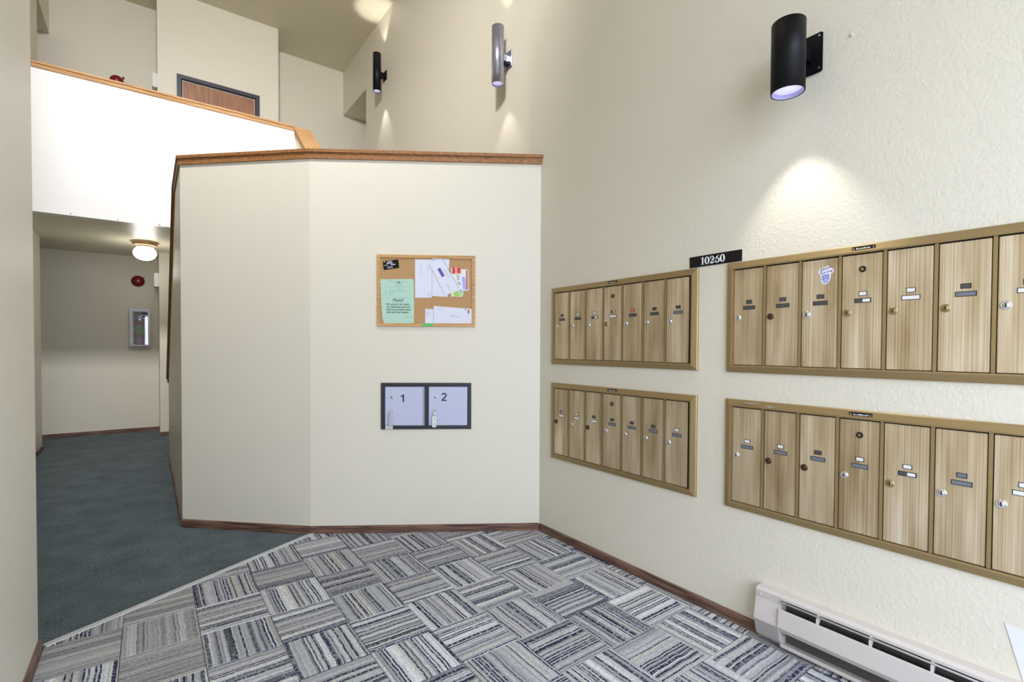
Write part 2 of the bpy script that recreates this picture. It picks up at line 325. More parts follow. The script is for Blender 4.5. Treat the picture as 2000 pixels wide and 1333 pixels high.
# upper corridor slab: its underside is the low corridor ceiling
bm = bmesh.new(); box(bm, (-2.6, BBAL+0.12, ZLC), (4.6, BBK, ZF2)); struct(obj('ceiling_corridor', bm, M['ceiling']), 'low corridor ceiling under the upper landing')
# balcony front wall
AG = 1.443
struct(obj('wall_balcony', bx((AL2, BBAL, ZLC), (AG+0.12, BBAL+0.12, ZBT-0.056)), M['balcony']), 'white balcony guard wall')
tr = struct(obj('trim_1', bx((AL2, BBAL-0.006, ZLC-0.004), (AC-0.03, BBAL+0.02, ZLC+0.022)), M['balcony']), 'white trim strip along the balcony bottom')
for a in (-0.60, -0.24, 0.10):
    bm = disc_front([(0, 0.003), (0.004, 0.002), (0.005, 0)], a, ZLC+0.012, BBAL-0.006, 10); obj('screw', bm, M['dark'], tr)
# partition wall in front of the stairs
def off(P, Q, R, d):       # offset of corner Q between PQ and QR, to the left of travel direction reversed
    a = (Vector(Q)-Vector(P)).normalized(); b = (Vector(R)-Vector(Q)).normalized()
    na = Vector((a.y, -a.x)); nb = Vector((b.y, -b.x)); m = (na+nb).normalized(); return tuple(Vector(Q)+m*(d/m.dot(na)))
PATH = [P0, P1, P2, (AC, BCE)]     # travels away from wall_right; outside (viewer side) is the left hand, inside the right hand
def inset(d):
    out = []
    a = (Vector(P1)-Vector(P0)).normalized(); na = Vector((a.y, -a.x)); k = -d*na.x/a.x      # stays on the plane of wall_right
    out.append(tuple(Vector(P0)+na*d+a*k)); out.append(off(P0, P1, P2, d)); out.append(off(P1, P2, PATH[3], d)); out.append((AC+d, BCE)); return out
IN = inset(0.12)
def zslope(b): return ZC-0.02-(b-BKINK)*0.822
bm = bmesh.new(); prism(bm, [P0, P1, IN[1], IN[0]], 'z', 0, ZC); prism(bm, [P1, P2, IN[2], IN[1]], 'z', 0, ZC)
prism(bm, [(P2[1], 0), (BKINK, 0), (BKINK, ZC), (P2[1], ZC)], 'x', AC, AC+0.12)
prism(bm, [(BKINK, 0), (BCE, 0), (BCE, zslope(BCE)), (BKINK, ZC)], 'x', AC, AC+0.12)
part = struct(obj('wall_partition', bm, M['wall']), 'cream angled half wall in front of the stairs')
# cap rail of the partition: a top board over a narrower trim board
def cap_path(name, z0, z1, o_out, o_in, m, parent=None, label=None):
    A = inset(-o_out); B = inset(0.12+o_in); bm = bmesh.new()
    A[0] = (AW-0.001, A[0][1]); B[0] = (AW-0.001, B[0][1])
    for i in (0, 1): prism(bm, [A[i], A[i+1], B[i+1], B[i]], 'z', z0, z1)
    prism(bm, [A[2], (AC-o_out, BKINK), (AC+0.12+o_in, BKINK), B[2]], 'z', z0, z1)
    d0, d1 = z0-ZC, z1-ZC
    prism(bm, [(BKINK, ZC+d0), (BCE, zslope(BCE)+d0), (BCE, zslope(BCE)+d1*1.15), (BKINK, ZC+d1)], 'x', AC-o_out, AC+0.12+o_in)
    return obj(name, bm, m, parent)
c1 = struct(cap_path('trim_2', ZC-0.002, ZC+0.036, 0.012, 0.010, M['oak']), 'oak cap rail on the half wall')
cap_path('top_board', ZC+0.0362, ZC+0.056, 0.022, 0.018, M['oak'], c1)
# balcony and stair guard caps
tb = ZBT-0.056
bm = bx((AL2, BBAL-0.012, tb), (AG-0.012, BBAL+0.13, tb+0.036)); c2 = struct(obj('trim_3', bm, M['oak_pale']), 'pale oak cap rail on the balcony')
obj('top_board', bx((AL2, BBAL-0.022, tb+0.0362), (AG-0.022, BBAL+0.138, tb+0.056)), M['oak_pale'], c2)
def gz(b): return tb-(BBAL-b)*0.80
bm = bmesh.new(); prism(bm, [(BKINK, 1.0), (BBAL, 1.0), (BBAL, tb), (BKINK, gz(BKINK))], 'x', AG, AG+0.12)
struct(obj('wall_stair_guard', bm, M['wall']), 'cream sloping guard wall between the stair flights')
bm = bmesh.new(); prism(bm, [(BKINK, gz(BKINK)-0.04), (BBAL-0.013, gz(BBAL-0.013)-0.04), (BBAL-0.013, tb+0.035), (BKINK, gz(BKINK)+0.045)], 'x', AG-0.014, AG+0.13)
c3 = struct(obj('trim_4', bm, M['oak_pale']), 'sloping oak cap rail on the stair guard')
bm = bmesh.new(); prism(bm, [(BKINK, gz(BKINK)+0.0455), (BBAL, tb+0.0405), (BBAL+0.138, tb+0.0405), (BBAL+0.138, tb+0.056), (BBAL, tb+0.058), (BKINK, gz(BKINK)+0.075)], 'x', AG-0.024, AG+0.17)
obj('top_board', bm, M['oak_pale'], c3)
# stairs hidden behind the partition
st = thing('staircase', 'carpeted stair flights and half landing behind the cream half wall', 'stairs', (0, 0, 0))
del st['category']; st['kind'] = 'structure'; st.name = 'wall_stair_carriage'
A_in = [IN[0], IN[1], IN[2]]
bm = bmesh.new(); prism(bm, [(IN[0][0], IN[0][1]+0.003), (AW, BWE+0.002), (AS, BWE+0.002), (AS, BKINK), (IN[2][0], BKINK), IN[2], IN[1]], 'z', 1.2, 1.38); obj('landing', bm, M['teal'], st)
run = (BBAL-BKINK)/7
for k in range(6):
    b1 = BBAL-k*run; z = 1.38*(k+1)/7
    obj('step', bx((AC+0.121, b1-run, z-0.2 if k else 0), (AG-0.001, b1, z)), M['teal'], st)
    b0 = BKINK+k*run; z = 1.38+(ZF2-1.38)*(k+1)/7
    obj('step', bx((AG+0.121, b0, z-0.2), (AS-0.001, b0+run, z)), M['teal'], st)
# baseboards
HB, TB_ = 0.054, 0.012
def baseboard(name, p, q, side, label=None, h=HB):
    """board along p->q on the left (+1) / right (-1) of travel; local x runs along it"""
    p, q = Vector(p), Vector(q); d = q-p; L_ = d.length; bm = bmesh.new()
    y0, y1 = (0, TB_) if side > 0 else (-TB_, 0)
    fz = TB_ if side > 0 else -TB_
    prism(bm, [(0, 0), (fz, 0), (fz, h-0.006), (fz*0.5, h), (0, h)], 'x', 0, L_)
    return struct(obj(name, bm, M['base'], None, (p.x, p.y, 0.0), math.atan2(d.y, d.x)), label)
e = 0.004
baseboard('baseboard_right', (AW, 1.052), (AW, P0[1]-0.008), 1, 'dark brown baseboard under the mailbox wall')
baseboard('baseboard_partition_right', (P0[0]-0.006, P0[1]+0.003), P1, 1, 'brown baseboard of the half wall, right section')
baseboard('baseboard_partition_left', P1, P2, 1, 'brown baseboard of the half wall, left section')
baseboard('baseboard_stair', (P2[0], P2[1]-0.004), (AC, BCE), 1)
baseboard('baseboard_left', (AL, BREAR), (AL, BLE), -1)
baseboard('baseboard_corridor', (AL2, BLE), (AL2, BL2), -1)
baseboard('baseboard_back', (0.118, BBK), (-2.55, BBK), 1)
baseboard('baseboard_closet', (1.608, BBLK), (0.118, BBLK), 1)

# ------------------------------------------------------------------ entrance wall behind the camera: window above, glazed door below
bm = bmesh.new(); x0, x1, yb0, yb1 = AL, AW, BREAR-0.13, BREAR
box(bm, (x0, yb0, 3.45), (x1, yb1, ZCE)); box(bm, (x0, yb0, 2.2), (x1, yb1, 2.38)); box(bm, (x0, yb0, 2.38), (x0+0.08, yb1, 3.45)); box(bm, (x1-0.08, yb0, 2.38), (x1, yb1, 3.45))
box(bm, (x0, yb0, 0), (x0+0.2, yb1, 2.2)); box(bm, (x1-0.2, yb0, 0), (x1, yb1, 2.2))
struct(obj('wall_front', bm, M['wall']), 'entrance wall behind the viewpoint')
bm = bmesh.new()
for xx in (x0+0.08, 0.84, x1-0.13): box(bm, (xx, -1.0, 2.38), (xx+0.05, -0.95, 3.45))
for zz in (2.38, 3.40): box(bm, (x0+0.08, -1.0, zz), (x1-0.08, -0.95, zz+0.05))
wn = struct(obj('window_1', bm, M['win_frame']))
for xa, xb in ((x0+0.13, 0.84), (0.89, x1-0.13)):
    for za, zb in ((2.43, 3.40),): obj('pane', bx((xa, -0.978, za), (xb, -0.972, zb)), M['pane'], wn)
bm = bmesh.new()
for xx in (x0+0.2, 0.80, x1-0.28): box(bm, (xx, -1.0, 0.0), (xx+0.08, -0.95, 2.2))
for za, zb in ((0, 0.2), (2.1, 2.2)): box(bm, (x0+0.28, -1.0, za), (x1-0.28, -0.95, zb))
dr = struct(obj('door_2', bm, M['win_frame']))
for xa, xb in ((x0+0.28, 0.80), (0.88, x1-0.28)): obj('pane', bx((xa, -0.978, 0.2), (xb, -0.972, 2.1)), M['pane'], dr)
struct(obj('floor_stoop', bx((-8, -12, -0.2), (9, BREAR-0.2, -0.07)), M['concrete']))

# ------------------------------------------------------------------ upper door on the projecting block
DA, DB, DZ = 0.3325, 1.3487, 4.926
bm = bmesh.new(); y = BBLK; fwid = 0.05
box(bm, (DA, y-0.022, ZF2), (DA+fwid, y, DZ)); box(bm, (DB-fwid, y-0.022, ZF2), (DB, y, DZ)); box(bm, (DA+fwid, y-0.022, DZ-fwid), (DB-fwid, y, DZ))
d1 = struct(obj('door_1', bm, M['doorframe']), 'brown wooden door with charcoal frame upstairs')
bm = bmesh.new(); g = 0.012
box(bm, (DA+fwid, y-0.012, ZF2), (DA+fwid+g, y, DZ-fwid)); box(bm, (DB-fwid-g, y-0.012, ZF2), (DB-fwid, y, DZ-fwid)); box(bm, (DA+fwid+g, y-0.012, DZ-fwid-0.02), (DB-fwid-g, y, DZ-fwid))
obj('door_stop', bm, M['dark'], d1)
bm = bmesh.new(); i = fwid+g; s = 0.006
box(bm, (DA+i, y-0.009, ZF2), (DA+i+s, y, DZ-fwid-0.02)); box(bm, (DB-i-s, y-0.009, ZF2), (DB-i, y, DZ-fwid-0.02)); box(bm, (DA+i+s, y-0.009, DZ-fwid-0.026), (DB-i-s, y, DZ-fwid-0.02))
obj('weather_strip', bm, M['strip'], d1)
obj('door_leaf', bx((DA+i+s, y-0.006, ZF2+0.01), (DB-i-s, y, DZ-fwid-0.027)), M['door_wood'], d1)
bm = disc_front([(0, 0.06), (0.026, 0.055), (0.03, 0.04), (0.012, 0.03), (0.012, 0.004), (0.03, 0.004), (0.03, 0)], DB-0.14, ZF2+0.95, y-0.006); obj('door_knob', bm, M['brass'], d1, smooth=True)

# ------------------------------------------------------------------ striped carpet tiles
PITCHT = 0.2665; A0, B0 = 0.700, 1.890
def clip(poly, nx, ny, c):            # keep nx*x+ny*y <= c
    out = []
    for i in range(len(poly)):
        p, q = poly[i], poly[(i+1) % len(poly)]; dp = nx*p[0]+ny*p[1]-c; dq = nx*q[0]+ny*q[1]-c
        if dp <= 0: out.append(p)
        if dp*dq < 0: t = dp/(dp-dq); out.append((p[0]+(q[0]-p[0])*t, p[1]+(q[1]-p[1])*t))
    return out
def halfplane(p, q, d=0.0):           # keep the right hand side of p->q, pulled in by d
    dx, dy = q[0]-p[0], q[1]-p[1]; l = math.hypot(dx, dy); n = (-dy/l, dx/l); return n[0], n[1], n[0]*p[0]+n[1]*p[1]-d
TH0, TH1 = (-0.361, 2.700), (0.852, 3.338)
hp = [halfplane(TH0, TH1, 0.016), halfplane(P1, P0, TB_), (1, 0, AW-TB_), (-1, 0, -(AL+TB_)), (0, -1, -(BREAR+0.0))]
full = {}
def tile_mesh(poly, rot, key=None):
    if key in full: return full[key]
    bm = bmesh.new(); cs = [(p[0], p[1]) if not rot else (p[1], -p[0]) for p in poly]
    A = [bm.verts.new((p[0], p[1], -0.004)) for p in cs]; B = [bm.verts.new((p[0], p[1], 0.0)) for p in cs]
    cx_ = sum(p[0] for p in cs)/len(cs); cy_ = sum(p[1] for p in cs)/len(cs)
    k = 0.0025; Cc = []
    for p in cs:
        d = math.hypot(cx_-p[0], cy_-p[1]) or 1; Cc.append(bm.verts.new((p[0]+(cx_-p[0])/d*k, p[1]+(cy_-p[1])/d*k, 0.0025)))
    n = len(cs)
    for i in range(n):
        j = (i+1) % n; bm.faces.new((A[i], A[j], B[j], B[i])); bm.faces.new((B[i], B[j], Cc[j], Cc[i]))
    bm.faces.new(Cc); bmesh.ops.recalc_face_normals(bm, faces=bm.faces[:])
    me = bpy.data.meshes.new('carpet_tile'); bm.to_mesh(me); bm.free(); me.materials.append(M['tile'])
    if key: full[key] = me
    return me
for i in range(-5, 7):
    for j in range(-11, 8):
        ax, by = A0+i*PITCHT, B0+j*PITCHT; h = PITCHT/2-0.0008; cx, cy = ax+PITCHT/2, by+PITCHT/2
        poly = [(cx-h, cy-h), (cx+h, cy-h), (cx+h, cy+h), (cx-h, cy+h)]; q = poly
        for a, b, c in hp:
            q = clip(q, a, b, c)
            if len(q) < 3: break
        if len(q) < 3: continue
        area_ = abs(sum(q[k][0]*q[(k+1) % len(q)][1]-q[(k+1) % len(q)][0]*q[k][1] for k in range(len(q))))/2
        if area_ < 2e-4: continue
        rot = (i+j) % 2 != 0
        loc = [(p[0]-cx, p[1]-cy) for p in q]
        me = tile_mesh(loc, rot, 'full' if area_ > 0.999*(2*h)**2 else None)
        o = bpy.data.objects.new('carpet_tile', me); C.objects.link(o); o.parent = floor; o.location = (cx, cy, 0.0045); o.rotation_euler = (0, 0, math.pi/2 if rot else 0)
        if (i, j) in ((-4, 2), (-3, 1), (-3, 2), (-3, 3), (5, -4), (6, -5)) :
            if me is full.get('full'): o.data = me.copy()
            o.data.materials[0] = M['tile_faded']
# threshold strip between the two carpets
d = Vector(TH1)-Vector(TH0); bm = bmesh.new(); prism(bm, [(-0.022, 0), (0.018, 0), (0.014, 0.0095), (-0.018, 0.0095)], 'x', 0.014, d.length-0.004)
struct(obj('trim_5', bm, M['strip'], None, (TH0[0], TH0[1], 0), math.atan2(d.y, d.x)), 'pale threshold strip between striped tiles and teal carpet')

# ------------------------------------------------------------------ mailbox panels (local frame: x right, y into the wall, z up)
RW = -math.pi/2
UW, UH, FL = 1.046, 0.4815, 0.031
def frame_side(i):
    """mitred raised frame member"""
    bm = bmesh.new(); o_ = [(0, 0), (UW, 0), (UW, UH), (0, UH)]; n_ = [(FL, FL), (UW-FL, FL), (UW-FL, UH-FL), (FL, UH-FL)]
    r_ = [(FL-0.006, FL-0.006), (UW-FL+0.006, FL-0.006), (UW-FL+0.006, UH-FL+0.006), (FL-0.006, UH-FL+0.006)]
    k = (i+1) % 4
    e_ = [(0.003, 0.003), (UW-0.003, 0.003), (UW-0.003, UH-0.003), (0.003, UH-0.003)]
    def V(p, y): return bm.verts.new((p[0], y, p[1]))
    def ring(m): return [V(o_[m], 0.0), V(o_[m], -0.008), V(e_[m], -0.011), V(r_[m], -0.019), V(n_[m], -0.018), V(n_[m], 0.0)]
    a, b = ring(i), ring(k)
    for q in range(5): bm.faces.new((a[q], a[q+1], b[q+1], b[q]))
    bm.faces.new((a[5], a[0], b[0], b[5])); bm.faces.new(a); bm.faces.new(b[::-1])
    return bm
DW, DX0, DP = 0.124, 0.0365, 0.1397
DZ0, DZ1 = 0.0335, 0.4455
cache = {}
def shared(key, make, m, smooth=False):
    if key not in cache:
        bm = make(); me = bpy.data.meshes.new(key); bmesh.ops.recalc_face_normals(bm, faces=bm.faces[:]); bm.to_mesh(me); bm.free(); me.materials.append(m)
        if smooth:
            for p in me.polygons: p.use_smooth = True
        cache[key] = me
    return cache[key]
def inst(name, me, parent, loc=(0, 0, 0)):
    o = bpy.data.objects.new(name, me); C.objects.link(o); o.parent = parent; o.location = loc; return o
def slot_frame(w_, h_):
    """recess: dark lip with sunk back, built as a shallow tray"""
    def mk():
        bm = bmesh.new(); t = 0.0018
        box(bm, (-w_/2-t, -0.0012, -h_/2-t), (-w_/2, 0.0005, h_/2+t)); box(bm, (w_/2, -0.0012, -h_/2-t), (w_/2+t, 0.0005, h_/2+t))
        box(bm, (-w_/2, -0.0012, h_/2), (w_/2, 0.0005, h_/2+t)); box(bm, (-w_/2, -0.0012, -h_/2-t), (w_/2, 0.0005, -h_/2))
        return bm
    return mk
def lock_bm():
    bm = bmesh.new(); lathe(bm, [(0, 0.0042), (0.0085, 0.0042), (0.0092, 0.0034), (0.0102, 0.0045), (0.0118, 0.0042), (0.0135, 0.002), (0.0138, 0)], 24, FRONT); return bm
def keyhole_bm(): return bx((-0.0016, -0.0048, -0.0062), (0.0016, -0.0038, 0.0062))
def mailboxes(bw, z0, label, spec, pos):
    t = thing('mailbox_panel', label, 'mailboxes', (AW, bw, z0), RW, 'recessed metal mailbox panels on the right wall')
    for i in range(4): obj('frame_side', frame_side(i), M['gold'], t)
    inst('back_plate', shared('back_plate', lambda: bx((FL-0.004, -0.003, FL-0.004), (UW-FL+0.004, -0.0005, UH-FL+0.004)), M['dark']), t)
    for i in range(8):
        x = DX0-(DP-DW)/2+i*DP if 0 < i < 7 else (FL+0.0025 if i == 0 else UW-FL-0.0025)
        w_ = 0.0052 if 0 < i < 7 else 0.0022
        inst('divider', shared('divider%d' % (0 < i < 7), lambda: bx((-w_, -0.014, FL+0.0005), (w_, -0.0035, UH-FL-0.0005), 0.0009), M['gold']), t, (x, 0, 0))
    npl = inst('nameplate', shared('nameplate', lambda: bx((-0.036, -0.0010, -0.0085), (0.036, 0.001, 0.0085), 0.0004), M['black_sign']), t, (UW/2, -0.0162, UH-0.0155))
    bm = bmesh.new(); lines(bm, [(-0.0335, -0.028, 0.0, 0.009), (0.0285, 0.033, 0.0, 0.009), (-0.019, 0.026, -0.0045, 0.0014)], -0.0011)
    obj('plate_print', bm, M['gold'], npl)
    random.seed(int(bw*100+z0*10))
    bm = bmesh.new(); x = -0.0225
    while x < 0.022:                                  # small print too fine to read
        q = random.uniform(0.0014, 0.0034); box(bm, (x, -0.0016, 0.0005-random.uniform(0.001, 0.0024)), (x+q, -0.0011, 0.0005+random.uniform(0.0015, 0.003))); x += q+random.choice((0.0007, 0.0009, 0.0025))
    obj('plate_lettering', bm, M['white_ink'], npl)
    for i, (sm, wd, lk) in enumerate(spec):
        cx = DX0+DW/2+i*DP
        d = inst('door', shared('door_mesh', lambda: bx((-DW/2, -0.0115, DZ0), (DW/2, -0.004, DZ1), 0.0012), M['mail']), t, (cx, 0, 0))
        yy = -0.0115; sx = 0.004
        f = inst('label_window', shared('win_small', slot_frame(0.0225, 0.0125), M['dark']), d, (sx, yy, 0.3045))
        mcol = {'d': 'dark_slot', 'w': 'white_card', 'c': 'cream_card', 'o': 'orange_card', 'g': 'grey_slot', 'h': 'dark_slot'}
        inst('label_card', shared('card_s'+sm, lambda: bx((-0.0112, -0.0007, -0.0062), (0.0112, 0.0004, 0.0062)), M[mcol[sm]]), d, (sx, yy, 0.3045))
        if sm == 'h': inst('paper_scrap', shared('scrap_s', lambda: bx((0.001, -0.0012, -0.0055), (0.0105, -0.0006, 0.0058)), M['white_card']), d, (sx, yy, 0.3045))
        if sm == 'o': text('40', 0.013, sx, 0.3045, yy-0.0012, M['rust'], d)
        inst('name_window', shared('win_wide', slot_frame(0.048, 0.0125), M['dark']), d, (sx, yy, 0.2795))
        inst('name_card', shared('card_w'+wd, lambda: bx((-0.0238, -0.0007, -0.0062), (0.0238, 0.0004, 0.0062)), M[mcol[wd]]), d, (sx, yy, 0.2795))
        if wd == 'h': inst('paper_scrap', shared('scrap_w', lambda: bx((0.0, -0.0012, -0.0055), (0.022, -0.0006, 0.0055)), M['white_card']), d, (sx, yy, 0.2795))
        lm = {'c': 'chrome', 'b': 'brass_lock', 'n': 'bronze'}[lk]
        l_ = inst('lock', shared('lock_'+lk, lock_bm, M[lm], True), d, (-DW/2+0.0175, yy, 0.2375))
        random.seed(i*7+int(bw*10)); kh = inst('keyhole', shared('keyhole', keyhole_bm, M['dark']), d, (-DW/2+0.0175, yy, 0.2375))
        if i == 3:                                     # carrier's master lock
            def ml(): bm = bmesh.new(); lathe(bm, [(0, 0.002), (0.0075, 0.002), (0.0085, 0.004), (0.0105, 0.004), (0.0115, 0)], 24, FRONT); return bm
            inst('master_lock', shared('master_lock', ml, M['dark'], False), d, (0.002, yy, 0.3925))
            def mp(): bm = bmesh.new(); lathe(bm, [(0, 0.0034), (0.0052, 0.0034), (0.006, 0.002)], 20, FRONT); return bm
            inst('master_plug', shared('master_plug', mp, M['brass_lock']), d, (0.002, yy, 0.3925))
    return t
UL = mailboxes(2.4065, 1.1172, 'upper row mailbox panel left of the 10260 sign, seven slim gold doors', [('d', 'd', 'c'), ('w', 'd', 'c'), ('w', 'h', 'c'), ('h', 'w', 'b'), ('o', 'd', 'c'), ('d', 'd', 'c'), ('d', 'g', 'c')], 0)
LLp = mailboxes(2.4065, 0.5165, 'lower row mailbox panel nearest the wall corner, seven slim gold doors', [('h', 'w', 'n'), ('c', 'w', 'c'), ('d', 'w', 'n'), ('d', 'g', 'c'), ('d', 'g', 'c'), ('d', 'g', 'c'), ('w', 'g', 'c')], 1)
URp = mailboxes(1.2155, 1.1172, 'upper row mailbox panel cut by the right image edge, with the good morning sticker', [('d', 'd', 'c'), ('d', 'd', 'n'), ('d', 'd', 'c'), ('w', 'h', 'b'), ('w', 'w', 'b'), ('d', 'g', 'b'), ('w', 'w', 'c')], 2)
LRp = mailboxes(1.2155, 0.5165, 'lower row mailbox panel above the baseboard heater, frame chipped', [('w', 'g', 'c'), ('w', 'g', 'n'), ('d', 'g', 'n'), ('w', 'g', 'c'), ('w', 'h', 'b'), ('g', 'g', 'c'), ('w', 'w', 'c')], 3)
# worn paint on the lower right frame
wear = mat('bare_aluminium_wear', (0.42, 0.38, 0.32), 0.5, metal=0.3)
bm = bmesh.new()
for (x, z, w_, h_) in ((0.115, 0.470, 0.07, 0.006), (0.20, 0.463, 0.035, 0.008)):
    stroke(bm, [(x-w_/2, z-h_*0.2), (x-w_/4, z+h_*0.2), (x, z-h_*0.1), (x+w_/3, z+h_*0.1), (x+w_/2, z)], [h_*0.2, h_*0.8, h_, h_*0.6, h_*0.1], -0.0195, -0.0120)
obj('paint_chips', bm, wear, LRp)

# good morning sticker, stuck on the third door of the upper right panel
s_ = thing('sticker', 'white good morning sticker with a lilac mug on a mailbox door', 'sticker', (AW-0.0117, 0.8165, 1.502), RW)
out = [(-0.026, 0.012), (-0.022, 0.022), (-0.010, 0.026), (0.002, 0.032), (0.008, 0.036), (0.013, 0.034), (0.014, 0.026), (0.027, 0.020), (0.027, 0.008), (0.018, 0.004), (0.017, -0.012), (0.013, -0.026), (0.006, -0.034), (-0.006, -0.035), (-0.014, -0.028), (-0.018, -0.014), (-0.019, 0.002)]
obj('backing', sheet(out, 0.0), M['sticker'], s_)
text('good', 0.0155, -0.004, 0.0235, -0.0008, M['navy'], s_, shear=0.35, rot=-0.30, spacing=1.1)
text('morning', 0.0125, 0.001, 0.011, -0.0008, M['navy'], s_, shear=0.35, rot=-0.22, spacing=1.05)
obj('mug_print', sheet([(-0.009, 0.0), (0.012, 0.003), (0.011, -0.014), (0.006, -0.025), (-0.003, -0.026), (-0.009, -0.016)], -0.0006, 0.0003), M['bluelilac'], s_)
bm = bmesh.new(); stroke(bm, [(-0.010, 0.0), (0.013, 0.003), (0.012, -0.014), (0.006, -0.026), (-0.003, -0.027), (-0.010, -0.016), (-0.010, 0.0)], 0.0009, -0.0013, -0.0009)
stroke(bm, [(-0.010, -0.005), (0.0125, -0.001)], 0.0009, -0.0013, -0.0009); stroke(bm, [(-0.009, -0.015), (-0.004, -0.013), (0.011, -0.009)], 0.0009, -0.0013, -0.0009)
stroke(bm, [(-0.010, -0.005), (-0.016, -0.007), (-0.016, -0.016), (-0.009, -0.018)], 0.0009, -0.0013, -0.0009); stroke(bm, [(-0.014, -0.026), (0.001, -0.030), (0.013, -0.026)], 0.0009, -0.0013, -0.0009)
obj('mug_outline', bm, M['navy'], s_)

# ------------------------------------------------------------------ 10260 sign
sg = thing('number_sign', 'black street number sign reading 10260 between the upper mailbox panels', 'sign', (AW, 1.4105, 1.6035), RW)
SW, SH = 0.2575, 0.0505
obj('plate', bx((0, -0.004, 0), (SW, 0, SH), 0.0006), M['black_sign'], sg)
bm = bmesh.new(); H_, y0, y1 = 0.0345, -0.0050, -0.0041; zb = 0.008
def ell(cx, cz, rx, rz, a0=0, a1=360, n=28): return [(cx+rx*math.cos(math.radians(a0+(a1-a0)*k/n)), cz+rz*math.sin(math.radians(a0+(a1-a0)*k/n))) for k in range(n+1)]
def wprof(pts, cx, thick, thin, rx): return [thin+(thick-thin)*min(1, abs(p[0]-cx)/rx)**1.5 for p in pts]
def zero(x):
    p = ell(x, zb+H_/2, 0.0086, H_/2-0.001); stroke(bm, p, wprof(p, x, 0.0078, 0.0022, 0.0086), y0, y1)
def one(x):
    stroke(bm, [(x, zb), (x, zb+H_)], 0.0070, y0, y1); stroke(bm, [(x-0.008, zb+0.0009), (x+0.008, zb+0.0009)], 0.0018, y0, y1); stroke(bm, [(x+0.0015, zb+H_-0.0005), (x-0.008, zb+H_-0.006)], [0.003, 0.0015], y0, y1)
def two(x):
    p = ell(x-0.0005, zb+H_-0.0105, 0.0078, 0.0095, 165, -40, 18)+[(x+0.002, zb+0.014), (x-0.006, zb+0.005), (x-0.009, zb+0.002)]
    stroke(bm, p, [0.004, 0.005]+[0.0025+0.005*max(0, (k-5)/12) for k in range(17)]+[0.0050, 0.003, 0.002], y0, y1)
    stroke(bm, [(x-0.0095, zb+0.0028), (x+0.0075, zb+0.0028), (x+0.0095, zb+0.009)], [0.0056, 0.0056, 0.002], y0, y1)
    stroke(bm, ell(x-0.006, zb+H_-0.011, 0.0014, 0.0014, 0, 360, 8), 0.0026, y0, y1)
def six(x):
    p = ell(x, zb+0.0108, 0.0082, 0.0098); stroke(bm, p, wprof(p, x, 0.0068, 0.0020, 0.0082), y0, y1)
    p = [(x+0.0085, zb+H_-0.0008), (x+0.002, zb+H_-0.0045), (x-0.0045, zb+H_-0.012), (x-0.0078, zb+0.016), (x-0.008, zb+0.010)]; stroke(bm, p, [0.0012, 0.004, 0.0068, 0.0068, 0.0055], y0, y1)
for fx, xx in ((one, 0.069), (zero, 0.0915), (two, 0.1165), (six, 0.1425), (zero, 0.1675)): fx(xx)
obj('lettering', bm, M['white_ink'], sg)

